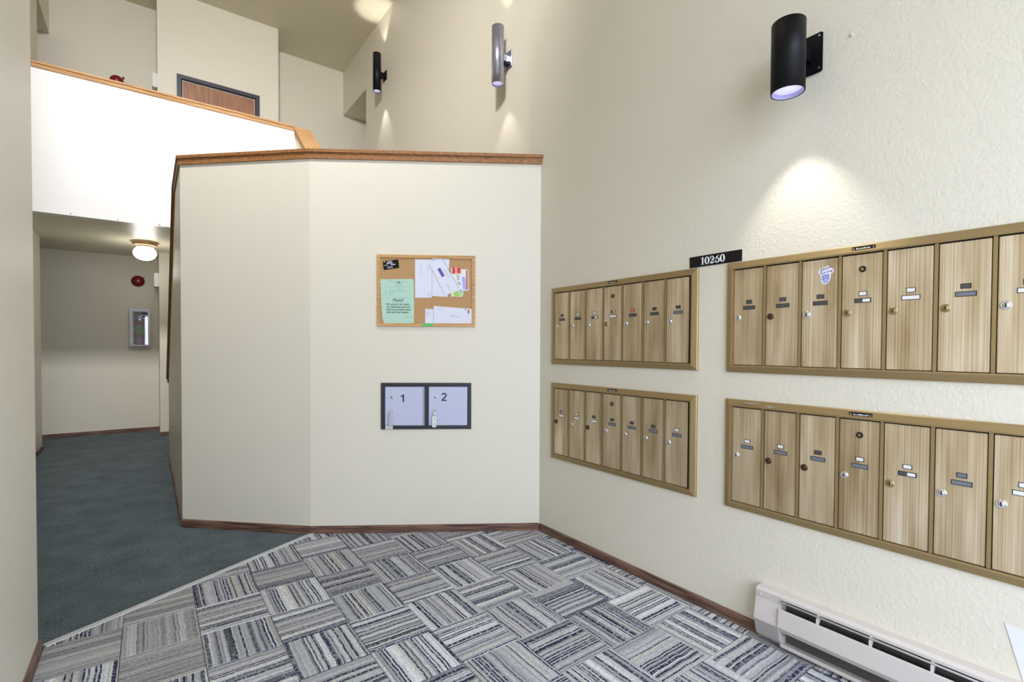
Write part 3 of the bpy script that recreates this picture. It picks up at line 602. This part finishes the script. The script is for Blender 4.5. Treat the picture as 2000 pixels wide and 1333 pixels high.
# ------------------------------------------------------------------ sconces
def spot(name, loc, downward, power, deg, blend, col, parent):
    l = bpy.data.lights.new(name, 'SPOT'); l.energy = power; l.spot_size = math.radians(deg); l.spot_blend = blend; l.color = col; l.shadow_soft_size = 0.012
    o = bpy.data.objects.new(name, l); C.objects.link(o); o.parent = parent; o.location = loc; o.rotation_euler = (0 if downward else math.pi, 0, 0); return o
def sconce(aw, b, zb_, zt_, r, offs, m, label, pz0, pz1, two_way, power, cap=True):
    t = thing('wall_sconce', label, 'wall lamp', (aw, b, zb_), RW, None)
    L_ = zt_-zb_; n = 40; bm = bmesh.new()
    Mx = Matrix.Translation((0, -offs, 0)); ri = r-0.004
    if two_way: lathe(bm, [(r, 0), (r, L_), (ri, L_), (ri, L_-0.035), (0, L_-0.035)], n, Mx); lathe(bm, [(0, 0.035), (ri, 0.035), (ri, 0), (r, 0)], n, Mx)
    else: lathe(bm, [(0, 0.05), (ri, 0.05), (ri, 0), (r, 0), (r, L_-0.002), (r-0.002, L_), (0, L_)], n, Mx)
    bmesh.ops.remove_doubles(bm, verts=bm.verts[:], dist=1e-5)
    o = obj('tube', bm, m, t)
    for p in o.data.polygons: p.use_smooth = abs(p.normal.z) < 0.5
    bm = bmesh.new(); lathe(bm, [(ri-0.0003, 0.034), (ri-0.0003, 0.0008)], n, Mx)
    obj('lining', bm, M['canwhite'], t, smooth=True)
    if two_way: bm = bmesh.new(); lathe(bm, [(ri-0.0003, L_-0.0008), (ri-0.0003, L_-0.034)], n, Mx); obj('lining', bm, M['canwhite'], t, smooth=True)
    bm = bmesh.new(); lathe(bm, [(0, 0.012), (ri-0.004, 0.016), (ri-0.0006, 0.022), (ri-0.0006, 0.026), (0, 0.026)], n, Mx)
    obj('lens', bm, M['lens'], t, smooth=True)
    if two_way: bm = bmesh.new(); lathe(bm, [(0, L_-0.026), (ri-0.0006, L_-0.026), (ri-0.0006, L_-0.022), (ri-0.004, L_-0.016), (0, L_-0.012)], n, Mx); obj('lens', bm, M['lens'], t, smooth=True)
    mm = m if m is M['black'] else M['silver']
    obj('mounting_plate', bx((-0.06, -0.012, pz0-zb_), (0.06, 0, pz1-zb_), 0.004), mm, t)
    obj('arm', bx((-0.022, -(offs-r+0.006), (pz0+pz1)/2-zb_-0.03), (0.022, -0.010, (pz0+pz1)/2-zb_+0.03), 0.002), mm if two_way else m, t)
    if two_way:
        obj('hood', pr([(-0.012, (pz0-zb_)+0.035), (-(offs-r), (pz0-zb_)+0.005), (-(offs-r), (pz0-zb_)+0.03), (-0.012, (pz0-zb_)+0.06)], 'x', -0.03, 0.03), M['black'], t)
    for zz in (pz0+0.014, pz1-0.014):
        obj('screw', disc_front([(0, 0.002), (0.004, 0.0015), (0.0045, 0)], 0.05, zz-zb_, -0.012, 10), M['brass_lock'] if False else M['silver'], t)
    spot('lamp_down', (0, -offs, 0.008), True, power, 74 if not two_way else 60, 0.6, (1, 0.97, 0.93), t)
    if two_way: spot('lamp_up', (0, -offs, L_-0.008), False, power, 60, 0.6, (1, 0.97, 0.93), t)
    return t
sconce(AW, 0.902, 2.181, 2.439, 0.058, 0.150, M['black'], 'short black cylinder sconce high above the right mailbox panels', 2.285, 2.435, False, 8)
sconce(AS, 6.884, 4.861, 5.391, 0.0555, 0.125, M['black'], 'long black tube sconce, the farther one on the stairwell wall', 5.05, 5.18, True, 9)
sconce(AS, 3.848, 3.679, 4.209, 0.0568, 0.126, M['silver'], 'long silver tube sconce on the stairwell wall', 3.86, 4.02, True, 5)

# small white nick on the wall beside the short sconce
nk = tag(obj('wall_anchor', pr([(-0.010, -0.004), (-0.004, -0.008), (0.001, -0.003), (0.010, 0.002), (0.008, 0.007), (0.0, 0.004), (-0.008, 0.005)], 'y', -0.006, 0.0), M['offwhite'], None, (AW, 0.741, 2.377), RW), 'small white plastic wall anchor sticking out right of the short sconce', 'wall anchor')
# sheet of paper near the heater
pp = tag(obj('paper_sheet', sheet([(-0.012, 0.085), (0.16, 0.055), (0.16, -0.10), (0.035, -0.09)], -0.001, 0.001), M['white_card'], None, (AW, 0.300, 0.310), RW), 'white paper sheet on the wall above the heater at the right edge', 'paper')

# ------------------------------------------------------------------ baseboard heater
ht = thing('baseboard_heater', 'beige electric baseboard heater on the wall under the mailboxes', 'heater', (AW, 1.046, 0.0), RW)
HL = 1.85
# profile in (y, z): y negative = into the room
obj('end_cap', pr([(0, 0.018), (-0.028, 0.020), (-0.046, 0.040), (-0.066, 0.105), (-0.050, 0.190), (-0.052, 0.222), (-0.040, 0.231), (0, 0.231)], 'x', 0.0, 0.100), M['heater'], ht)
obj('end_lower_panel', pr([(-0.0285, 0.0205), (-0.0465, 0.040), (-0.0665, 0.100), (-0.0685, 0.100), (-0.049, 0.038), (-0.031, 0.0185)], 'x', 0.004, 0.097), mat('darker_heater_enamel', (0.40, 0.37, 0.345), 0.45), ht)  # lower slant of the end cap in a darker tone
obj('top_hood', pr([(0, 0.222), (-0.036, 0.222), (-0.050, 0.211), (-0.053, 0.213), (-0.053, 0.223), (-0.040, 0.232), (0, 0.232)], 'x', 0.1003, HL), M['heater'], ht)
obj('back_panel', bx((0.1003, -0.003, 0.018), (HL, 0, 0.222)), M['fins'], ht)
obj('front_panel', pr([(-0.057, 0.176), (-0.061, 0.180), (-0.063, 0.176), (-0.071, 0.108), (-0.056, 0.086), (-0.052, 0.088), (-0.066, 0.108)], 'x', 0.098, HL), M['heater'], ht)
obj('bottom_rail', pr([(-0.004, 0.018), (-0.046, 0.018), (-0.050, 0.024), (-0.050, 0.036), (-0.046, 0.036), (-0.044, 0.024), (-0.004, 0.024)], 'x', 0.1003, HL), M['heater'], ht)
bm = bmesh.new(); tube(bm, [(0.104, -0.056, 0.206), (HL, -0.056, 0.206)], 0.0035, 8); obj('damper_rod', bm, M['strip'], ht, smooth=True)
bm = bmesh.new(); tube(bm, [(0.104, -0.03, 0.12), (HL, -0.03, 0.12)], 0.008, 8); obj('heating_element', bm, M['silver'], ht, smooth=True)
bm = bmesh.new(); x = 0.12
while x < HL-0.01: box(bm, (x, -0.050, 0.075), (x+0.0012, -0.010, 0.165)); x += 0.008
o = obj('fins', bm, M['fins'], ht); o['kind'] = 'stuff'
for x in (0.235, 0.405, 0.575, 0.745, 0.915, 1.085, 1.255, 1.425, 1.595):
    obj('bracket', pr([(-0.004, 0.20), (-0.050, 0.213), (-0.060, 0.195), (-0.063, 0.172), (-0.054, 0.165), (-0.050, 0.182), (-0.040, 0.192), (-0.004, 0.185)], 'x', x, x+0.008), M['heater'], ht)
for x, z, yy in ((0.02, 0.205, -0.0520), (0.040, 0.032, -0.040)): obj('screw', disc_front([(0, 0.003), (0.004, 0.002), (0.0045, 0)], x, z, yy, 12), M['strip'], ht)

# ------------------------------------------------------------------ bulletin board and what is pinned to it
dB = Vector(P0)-Vector(P1); rB = math.atan2(dB.y, dB.x); uB = dB.normalized(); nB = Vector((uB.y, -uB.x))    # nB points to the viewer
def onB(x, z, out=0.0): v = Vector(P1)+uB*x+nB*out; return (v.x, v.y, z)
BX, BZ, BW, BH = 0.429, 1.355, 0.632, 0.463
bd = thing('bulletin_board', 'cork bulletin board with a light wooden frame on the half wall', 'notice board', onB(BX, BZ), rB)
fr = 0.020
obj('cork_panel', bx((fr-0.002, -0.007, fr-0.002), (BW-fr+0.002, -0.0005, BH-fr+0.002)), M['cork'], bd)
def fside(pts): return pr(pts, 'y', -0.014, 0)
obj('frame_side', fside([(0, 0), (BW, 0), (BW-fr, fr), (fr, fr)]), M['board_frame'], bd); obj('frame_side', fside([(0, BH), (BW, BH), (BW-fr, BH-fr), (fr, BH-fr)]), M['board_frame'], bd)
obj('frame_side', fside([(0, 0), (fr, fr), (fr, BH-fr), (0, BH)]), M['board_frame'], bd); obj('frame_side', fside([(BW, 0), (BW-fr, fr), (BW-fr, BH-fr), (BW, BH)]), M['board_frame'], bd)
def L2(pts): return [(x-BX, z-BZ) for x, z in pts]
def pinned(name, label, cat, pts, m, lift, group=None):
    """paper item pinned to the cork: its origin is its own lower-left corner"""
    mx, mz = min(p[0] for p in pts), min(p[1] for p in pts)
    t = thing(name, label, cat, onB(mx, mz, 0.0071+lift), rB, group)
    obj('sheet', sheet([(p[0]-mx, p[1]-mz) for p in pts], 0.0, 0.0007), M[m] if isinstance(m, str) else m, t)
    return t, mx, mz
t, mx, mz = pinned('business_card', 'black business card with white print in the upper left of the board', 'card', [(0.464, 1.772), (0.466, 1.775), (0.560, 1.788), (0.564, 1.785), (0.569, 1.737), (0.566, 1.733), (0.474, 1.719), (0.470, 1.722)], 'black', 0.0003)
bm = bmesh.new(); stroke(bm, [(0.022, 0.044), (0.030, 0.048), (0.036, 0.056), (0.040, 0.050), (0.048, 0.058), (0.054, 0.056), (0.063, 0.048)], [0.001, 0.003, 0.003, 0.006, 0.004, 0.004, 0.002], -0.0012, -0.0008)
stroke(bm, [(0.026, 0.043), (0.062, 0.046)], 0.004, -0.0012, -0.0008)
for (a, b, z, h) in ((0.010, 0.036, 0.032, 0.0015), (0.010, 0.034, 0.028, 0.0012), (0.050, 0.082, 0.037, 0.003), (0.052, 0.078, 0.033, 0.0015), (0.030, 0.062, 0.020, 0.003), (0.026, 0.068, 0.013, 0.0012)): stroke(bm, [(a, z-(b-a)*0.04), (b, z+(b-a)*0.06)], h, -0.0012, -0.0008)
obj('lettering', bm, M['white_ink'], t); obj('pin', disc_front([(0, 0.004), (0.0035, 0.003), (0.004, 0)], 0.010, 0.052, -0.0007, 10), M['chrome'], t)
# mint green notice
gp = [(0.4485, 1.659), (0.540, 1.660), (0.655, 1.664), (0.664, 1.645), (0.663, 1.58), (0.6655, 1.48), (0.664, 1.374), (0.472, 1.3755), (0.462, 1.41), (0.455, 1.50), (0.451, 1.60)]
t, mx, mz = pinned('paper_notice', 'mint green paper notice with handwriting in the lower left of the board', 'notice', gp, 'green_paper', 0.0006)
def P(x, z): return x-mx, z-mz
bm = bmesh.new(); y = -0.0007
for (a, b, z, h) in ((0.503, 0.62, 1.6465, 0.002), (0.535, 0.59, 1.637, 0.0018), (0.542, 0.585, 1.631, 0.0012), (0.540, 0.588, 1.625, 0.0012), (0.545, 0.583, 1.619, 0.0012), (0.478, 0.645, 1.6115, 0.0012), (0.549, 0.582, 1.600, 0.0026), (0.478, 0.493, 1.585, 0.0016), (0.503, 0.608, 1.585, 0.0018), (0.478, 0.493, 1.576, 0.0016), (0.503, 0.545, 1.576, 0.0018), (0.478, 0.490, 1.567, 0.0016), (0.503, 0.530, 1.567, 0.0018), (0.478, 0.490, 1.558, 0.0016), (0.503, 0.530, 1.558, 0.0016), (0.478, 0.645, 1.540, 0.0008), (0.605, 0.625, 1.424, 0.0016), (0.607, 0.635, 1.419, 0.0012), (0.605, 0.63, 1.412, 0.001)):
    x = a
    while x < b: q = min(random.uniform(0.006, 0.016), b-x); box(bm, (x-mx, y-0.0004, z-mz-h/2), (x+q-mx, y, z-mz+h/2)); x += q+(0.0016 if h > 0.0011 else 0)
obj('small_print', bm, M['grey_ink'], t)
HW = dict(shear=0.32, bold=0.0002)
text('Please!!', 0.023, *P(0.561, 1.526), y, M['ink'], t, 'handwriting', **HW)
bm = bmesh.new(); stroke(bm, [P(0.524, 1.5155), P(0.597, 1.5165)], 0.0016, y-0.0005, y); obj('underline', bm, M['ink'], t)
for s, zz, xc, sx in (('Pick up your dog waste', 1.4985, 0.558, 0.91), ('Use designated areas and', 1.481, 0.562, 0.87), ('utilize the provided waste', 1.464, 0.563, 0.87), ('bags and trash baskets.', 1.4465, 0.561, 0.90)):
    text(s, 0.0172, *P(xc, zz), y, M['ink'], t, 'handwriting', shear=0.32, bold=0.0003, sx=sx)
obj('pin', disc_front([(0, 0.006), (0.004, 0.005), (0.0045, 0)], *P(0.567, 1.641), -0.0007, 12), M['dark'], t)
# envelopes
def env(label, pts, lift, extra=None, name='envelope', m='paper', group='envelopes pinned to the cork board'):
    t, mx, mz = pinned(name, label, 'envelope', pts, m, lift, group)
    if extra: extra(t, lambda x, z: (x-mx, z-mz))
    return t
def e1(t, P):
    bm = bmesh.new(); y = -0.0007
    for (x, za, zb_, h) in ((0.7025, 1.745, 1.752, 0.004), (0.703, 1.70, 1.742, 0.001), (0.715, 1.68, 1.745, 0.0012), (0.754, 1.720, 1.750, 0.002), (0.757, 1.705, 1.715, 0.001), (0.684, 1.784, 1.786, 0.008)): stroke(bm, [P(x, za), P(x, zb_)], h, y-0.0004, y)
    for k in range(3): stroke(bm, [P(0.752, 1.556+k*0.004), P(0.774-k*0.004, 1.560+k*0.004)], 0.0008, y-0.0004, y)
    obj('address_print', bm, M['grey_ink'], t)
env('white upright envelope left of the other two upper envelopes', [(0.671, 1.791), (0.7805, 1.791), (0.779, 1.543), (0.672, 1.542)], 0.0006, e1)
def e2(t, P):
    bm = bmesh.new(); stroke(bm, [P(0.79, 1.789), P(0.83, 1.789)], 0.0012, -0.0011, -0.0007); stroke(bm, [P(0.79, 1.784), P(0.81, 1.784)], 0.0008, -0.0011, -0.0007); obj('address_print', bm, M['grey_ink'], t)
env('white upright envelope mostly hidden behind the slanted one', [(0.783, 1.799), (0.893, 1.795), (0.8825, 1.549), (0.781, 1.554)], 0.0006, e2)
def e3(t, P):
    # long side runs from (0.846,1.801) to (0.957,1.606)
    d = Vector((0.111, -0.195)).normalized(); o = Vector((0.846, 1.801)); n_ = Vector((-d.y, d.x))*-1
    def Q(s, k): v = o+d*s+n_*k; return P(v.x, v.y)
    y = -0.0007
    bm = bmesh.new(); stroke(bm, [Q(0.048, 0.052), Q(0.108, 0.052)], 0.020, y-0.0005, y); obj('stamp_print', bm, M['blue'], t)
    bm = bmesh.new(); stroke(bm, [Q(0.05, 0.058), Q(0.105, 0.058)], 0.0018, y-0.0009, y-0.0005); stroke(bm, [Q(0.05, 0.049), Q(0.105, 0.049)], 0.0018, y-0.0009, y-0.0005); obj('stamp_lines', bm, M['rust'], t)
    bm = bmesh.new()
    for s0, s1, k, h in ((0.07, 0.13, 0.028, 0.0010), (0.065, 0.135, 0.022, 0.0012), (0.16, 0.21, 0.055, 0.0012), (0.155, 0.205, 0.06, 0.001)): stroke(bm, [Q(s0, k), Q(s1, k)], h, y-0.0004, y)
    obj('address_print', bm, M['grey_ink'], t)
    bm = bmesh.new(); stroke(bm, [P(0.7605, 1.765), P(0.8625, 1.5635)], 0.0018, y-0.0004, y); obj('edge_shade', bm, M['paper_edge'], t)  # grey stroke painting the shadow along the envelope's left edge
    bm = bmesh.new(); stroke(bm, [Q(0.0, 0.0008), Q(0.222, 0.0008)], 0.0016, y-0.0005, y); obj('dark_edge', bm, M['ink'], t)
env('slanted white envelope with a blue stamp mark lying over the upright ones', [(0.759, 1.766), (0.846, 1.801), (0.957, 1.606), (0.939, 1.585), (0.900, 1.572), (0.868, 1.5585), (0.862, 1.562)], 0.0032, e3)
def e4(t, P):
    bm = bmesh.new(); y = -0.0007
    for k in range(5): stroke(bm, [P(0.742, 1.452-k*0.006), P(0.775-0.003*k, 1.452-k*0.006)], 0.0008, y-0.0004, y)
    obj('address_print', bm, M['grey_ink'], t)
env('small white envelope low on the board, held by green tape', [(0.737, 1.470), (0.7895, 1.469), (0.789, 1.3765), (0.737, 1.3765)], 0.0006, e4)
def e5(t, P):
    bm = bmesh.new(); y = -0.0007
    for k, (a, b) in enumerate(((0.895, 0.93), (0.897, 0.942), (0.902, 0.955), (0.915, 0.962))): stroke(bm, [P(a, 1.431-k*0.0045), P(b, 1.4295-k*0.0045)], 0.0009, y-0.0004, y)
    for k in range(3): stroke(bm, [P(0.815, 1.478-k*0.004), P(0.85-k*0.004, 1.4765-k*0.004)], 0.0008, y-0.0004, y)
    stroke(bm, [P(0.994, 1.467), P(1.002, 1.467)], 0.007, y-0.0004, y)
    obj('address_print', bm, M['grey_ink'], t)
    obj('postage_stamp', sheet([P(1.012, 1.466), P(1.024, 1.465), P(1.024, 1.441), P(1.012, 1.442)], y, 0.0004), M['rust'], t)
env('large white envelope with a red stamp in the lower right of the board', [(0.793, 1.4895), (1.0405, 1.472), (1.0395, 1.3765), (0.790, 1.3765)], 0.0020, e5)
# coupons
t, mx, mz = pinned('coupon', 'white coupon with blue and red print at the right edge of the board', 'coupon', [(0.970, 1.731), (1.0165, 1.729), (1.0195, 1.591), (0.980, 1.591)], 'white_card', 0.0006)
obj('blue_picture', sheet([P(0.974, 1.68), P(0.992, 1.682), P(0.998, 1.66), P(0.999, 1.597), P(0.980, 1.597)], -0.0007, 0.0003), M['bluelilac'], t)
obj('red_band', sheet([P(1.001, 1.726), P(1.012, 1.7255), P(1.0145, 1.597), P(1.001, 1.597)], -0.0007, 0.0003), M['rust'], t)
t, mx, mz = pinned('coupon', 'red, white and green coupon reading 20% off behind the slanted envelope', 'coupon', [(0.905, 1.739), (0.967, 1.741), (0.986, 1.565), (0.972, 1.550), (0.906, 1.552)], 'white_card', 0.0018)
P_ = lambda x, z: (x-mx, z-mz)
obj('red_band', sheet([P_(0.911, 1.7405), P_(0.966, 1.7405), P_(0.967, 1.703), P_(0.911, 1.699)], -0.0007, 0.0003), M['red'], t)
obj('green_band', sheet([P_(0.918, 1.590), P_(0.950, 1.60), P_(0.983, 1.592), P_(0.983, 1.562), P_(0.96, 1.553), P_(0.922, 1.553)], -0.0007, 0.0003), M['lime'], t)
obj('white_strip', sheet([P_(0.916, 1.698), P_(0.965, 1.703), P_(0.975, 1.63), P_(0.981, 1.575), P_(0.965, 1.56), P_(0.94, 1.62)], -0.0011, 0.0003), M['white_card'], t)
text('20% off', 0.023, *P_(0.951, 1.662), -0.0016, M['ink'], t, rot=math.radians(80))
text('SAVE', 0.017, *P_(0.936, 1.722), -0.0012, M['white_ink'], t, rot=math.radians(90), bold=0.0003)
bm = bmesh.new()
for k, h in enumerate((0.0012, 0.002, 0.001, 0.0025, 0.0012, 0.002, 0.0012, 0.0018)): stroke(bm, [P_(0.957+k*0.001, 1.598-k*0.0035), P_(0.972+k*0.001, 1.5985-k*0.0035)], h, -0.0019, -0.0015)
obj('bar_print', bm, M['blue'], t)
tp = thing('green_tape', 'strip of green tape on the bottom frame of the board', 'tape', onB(0.717, 1.3555, 0.0142), rB)
obj('strip', sheet([(0, 0), (0.071, 0.0), (0.071, 0.0195), (0, 0.0205)], 0.0, 0.0006), M['tape'], tp)

# ------------------------------------------------------------------ parcel lockers
PX, PZ, PW, PH = 0.454, 0.6845, 0.584, 0.3025
lk = thing('parcel_locker', 'black framed pair of pale parcel locker doors numbered 1 and 2', 'parcel locker', onB(PX, PZ), rB)
def pl(x, z): return x-PX, z-PZ
fw_ = 0.026
for nm, lo, hi in (('frame_side', (0, -0.014, 0), (fw_, 0, PH)), ('frame_side', (PW-fw_, -0.014, 0), (PW, 0, PH)), ('frame_side', (fw_+0.0005, -0.012, 0), (PW-fw_-0.0005, 0, fw_-0.002)), ('frame_side', (fw_+0.0005, -0.012, PH-fw_+0.001), (PW-fw_-0.0005, 0, PH)), ('frame_side', (0.281, -0.0115, fw_-0.0015), (0.306, 0, PH-fw_+0.0005))):
    obj(nm, bx(lo, hi, 0.0015), M['black_metal'], lk)
obj('back_plate', bx((fw_, -0.003, fw_-0.002), (PW-fw_, -0.0005, PH-fw_)), M['dark'], lk)
for k, (xa, xb) in enumerate(((0.480, 0.733), (0.762, 1.0135))):
    x0_, z0_ = pl(xa, 0.709); x1_, z1_ = pl(xb, 0.9615)
    d = obj('door', bx((x0_, -0.0105, z0_), (x1_, -0.0035, z1_), 0.0015), M['locker'], lk)
    obj('door_edge', bx((x1_-0.0085, -0.0112, z0_+0.002), (x1_-0.0055, -0.0103, z1_-0.002)), M['dark'] if k == 0 else M['white_metal'], d)
    kx = 0.524 if k == 0 else 0.806; nx = 0.591 if k == 0 else 0.861
    obj('lock', disc_front([(0, 0.003), (0.004, 0.003), (0.0045, 0.0045), (0.0095, 0.004), (0.0105, 0)], *pl(kx, 0.894), -0.0105), M['chrome'], d)
    obj('keyhole', disc_front([(0, 0.0038), (0.0038, 0.0036), (0.004, 0.003)], *pl(kx, 0.894), -0.0105, 12), M['dark'], d)
    obj('lock', disc_front([(0, 0.008), (0.006, 0.008), (0.0095, 0.004), (0.0105, 0)], *pl(kx-0.004, 0.804), -0.0105), M['chrome'], d)
    nxx, nzz = pl(nx, 0.887 if k == 0 else 0.895); bm = bmesh.new()
    if k == 0: prism(bm, [(nxx+0.001, nzz-0.025), (nxx+0.0105, nzz-0.025), (nxx+0.0105, nzz+0.026), (nxx+0.004, nzz+0.026), (nxx-0.001, nzz+0.019), (nxx-0.0125, nzz+0.016), (nxx-0.0125, nzz+0.0105), (nxx+0.001, nzz+0.0105)], 'y', -0.0112, -0.0104)
    else:
        q = [(nxx+0.0125*math.cos(math.radians(a)), nzz+0.0115+0.0118*math.sin(math.radians(a))) for a in range(175, -50, -15)]+[(nxx+0.001, nzz-0.007), (nxx-0.008, nzz-0.0135), (nxx-0.0125, nzz-0.021)]
        stroke(bm, q, 0.0085, -0.0112, -0.0104); box(bm, (nxx-0.0165, -0.0112, nzz-0.026), (nxx+0.0165, -0.0104, nzz-0.018))
    obj('number', bm, M['navy'], d)
def key(kx, label, wgt, xa, za, m, lean):
    t = thing('locker_key', label, 'key', onB(kx, 0.700, 0.0186), rB, 'keys hanging in the parcel locker locks')
    obj('key_blade', bx((-0.0015, -0.014, 0.098), (0.0015, 0.004, 0.110)), M['chrome'], t)
    obj('key_bow', disc_front([(0, 0.0012), (0.011, 0.0012), (0.011, -0.0012), (0, -0.0012)], lean*0.2, 0.090, -0.012, 16), M['chrome'], t)
    bm = bmesh.new(); pts = [(0.009*math.cos(q/12*2*math.pi)+lean*0.4, -0.014, 0.078+0.009*math.sin(q/12*2*math.pi)) for q in range(13)]; tube(bm, pts, 0.0008, 6); obj('key_ring', bm, M['chrome'], t)
    obj('key_tag', pr([(lean-wgt/2, 0.0), (lean+wgt/2, 0.0), (lean*0.6+wgt/2, 0.072), (lean*0.6-wgt/2, 0.072)], 'y', -0.0150, -0.0132), m, t)
    return t
key(0.520, 'key with a narrow grey tag hanging in locker door 1', 0.017, 0, 0, M['tag_grey'], -0.004)
k2 = key(0.802, 'key with a white clear tag hanging in locker door 2', 0.026, 0, 0, M['white_card'], -0.003)
bm = bmesh.new(); stroke(bm, [(-0.001, 0.012), (-0.001, 0.028)], 0.004, -0.0156, -0.0151); stroke(bm, [(0.001, 0.045), (0.0, 0.066)], 0.003, -0.0156, -0.0151); obj('tag_print', bm, M['grey_ink'], k2)
ls = thing('label_sticker', 'small white label on the lower left corner of the locker frame', 'label', onB(0.483, 0.6865, 0.0142), rB)
obj('backing', sheet([(0, 0), (0.047, 0), (0.047, 0.021), (0, 0.021)], 0.0, 0.0006), M['white_card'], ls)
bm = bmesh.new(); stroke(bm, [(0.006, 0.004), (0.018, 0.008), (0.030, 0.007), (0.040, 0.012)], [0.001, 0.002, 0.0025, 0.001], -0.0010, -0.0006); obj('label_print', bm, M['ext_green'], ls)

# ------------------------------------------------------------------ far corridor: lamp, alarms, extinguisher
gl = thing('ceiling_lamp', 'lit white globe lamp with a brass ring on the low corridor ceiling', 'ceiling lamp', (-0.03, 7.50, ZLC))
bm = bmesh.new(); lathe(bm, [(0, 0.0), (0.138, 0.0), (0.140, -0.012), (0.125, -0.016), (0.122, -0.045), (0.092, -0.052), (0.090, -0.064), (0, -0.064)], 40); obj('ring', bm, M['brass'], gl, smooth=False)
bm = bmesh.new(); lathe(bm, [(0.080, -0.064)]+[(0.118*math.cos(q), -0.135-0.088*math.sin(q)) for q in [math.radians(v) for v in range(-50, 90, 10)]]+[(0, -0.223)], 40); obj('globe', bm, M['globe'], gl, smooth=True)
l = bpy.data.lights.new('globe_bulb', 'POINT'); l.energy = 3; l.color = (1.0, 0.97, 0.9); l.shadow_soft_size = 0.11; lo = bpy.data.objects.new('globe_bulb', l); C.objects.link(lo); lo.parent = gl; lo.location = (0, 0, -0.33)
def bell(a, z, label):
    t = thing('fire_alarm', label, 'fire alarm', (a, BBK, z), 0)
    obj('mount', disc_front([(0, 0.02), (0.05, 0.02), (0.055, 0)], 0, 0, 0, 28), M['dark'], t)
    obj('gong', disc_front([(0, 0.058), (0.030, 0.055), (0.058, 0.045), (0.074, 0.030), (0.078, 0.018), (0.074, 0.018), (0.06, 0.022), (0, 0.022)], 0, 0, 0, 36), M['bell'], t, smooth=True)
    obj('bolt', disc_front([(0, 0.068), (0.008, 0.066), (0.010, 0.056)], 0, 0, 0, 14), M['chrome'], t)
    obj('striker', bx((0.060, -0.045, 0.050), (0.085, -0.01, 0.070), 0.003), M['bell'], t)
bell(-0.117, 2.135, 'dark red round fire alarm bell beside the lit corridor lamp')
bell(-0.33, 4.868, 'red fire alarm bell peeking over the balcony rail upstairs')
def exitbox(z0, label):
    t = thing('emergency_light', label, 'emergency light', (0.118, 8.36, z0), 0)
    obj('housing', bx((-0.052, -0.13, 0), (-0.0, 0.13, 0.185), 0.005), M['offwhite'], t); obj('face', bx((-0.056, -0.115, 0.012), (-0.0525, 0.115, 0.173)), M['offwhite'], t)
exitbox(2.02, 'white box emergency light on the wall edge in the lower corridor')
exitbox(4.69, 'white box emergency light on the wall edge upstairs')
cb = thing('extinguisher_cabinet', 'white framed fire extinguisher cabinet with a clear front in the corridor', 'cabinet', (-0.211, BBK, 1.220), 0)
CW, CH, CD = 0.226, 0.522, 0.075
bm = bmesh.new(); box(bm, (0, -CD, 0), (0.003, 0, CH)); box(bm, (CW-0.003, -CD, 0), (CW, 0, CH)); box(bm, (0.003, -CD, 0), (CW-0.003, 0, 0.003)); box(bm, (0.003, -CD, CH-0.003), (CW-0.003, 0, CH)); box(bm, (0.003, -0.003, 0.003), (CW-0.003, 0, CH-0.003))
obj('body', bm, M['white_metal'], cb)
obj('lining', bx((0.004, -0.006, 0.004), (CW-0.004, -0.0035, CH-0.004)), M['black_metal'], cb)
bm = bmesh.new(); ff = 0.024
box(bm, (-0.004, -CD-0.012, -0.004), (ff, -CD, CH+0.004)); box(bm, (CW-ff, -CD-0.012, -0.004), (CW+0.004, -CD, CH+0.004)); box(bm, (ff, -CD-0.012, -0.004), (CW-ff, -CD, ff-0.008)); box(bm, (ff, -CD-0.012, CH-0.040), (CW-ff, -CD, CH+0.004))
obj('door_frame', bm, M['white_metal'], cb); obj('pane', bx((ff, -CD-0.006, ff-0.008), (CW-ff, -CD-0.003, CH-0.04)), M['cab_pane'], cb)
ex = thing('fire_extinguisher', 'extinguisher with a green label inside the white corridor cabinet', 'fire extinguisher', (-0.211+CW/2, BBK-0.040, 1.2265), 0)
bm = bmesh.new(); lathe(bm, [(0, 0), (0.030, 0.0), (0.031, 0.01), (0.031, 0.29), (0.024, 0.32), (0.012, 0.335), (0.012, 0.355), (0, 0.355)], 24); bmesh.ops.scale(bm, vec=(1.7, 1.0, 1), verts=bm.verts[:]); obj('cylinder', bm, M['ext_body'], ex, smooth=True)
obj('label_band', pr([(0.0545*math.cos(math.radians(a)), -0.0325*math.sin(math.radians(a))) for a in range(0, 181, 15)], 'z', 0.15, 0.285), M['ext_green'], ex)
obj('reflection_band', pr([(0.0543*math.cos(math.radians(a)), -0.0323*math.sin(math.radians(a))) for a in range(0, 181, 15)], 'z', 0.02, 0.10), M['purple'], ex)  # purplish reflection low in the cabinet, painted as a band
obj('valve', bx((-0.014, -0.014, 0.355), (0.014, 0.014, 0.378), 0.002), M['chrome'], ex)
bm = bmesh.new(); stroke(bm, [(-0.02, 0.385), (0.02, 0.392), (0.065, 0.375)], 0.008, -0.009, 0.009); stroke(bm, [(-0.02, 0.40), (0.03, 0.425), (0.075, 0.43)], 0.008, -0.009, 0.009); obj('handle', bm, M['chrome'], ex)
bm = bmesh.new(); tube(bm, [(-0.012, 0, 0.366), (-0.045, 0, 0.365), (-0.070, 0, 0.32), (-0.072, 0, 0.22), (-0.070, 0, 0.10)], 0.008, 8); obj('hose', bm, M['black'], ex, smooth=True)
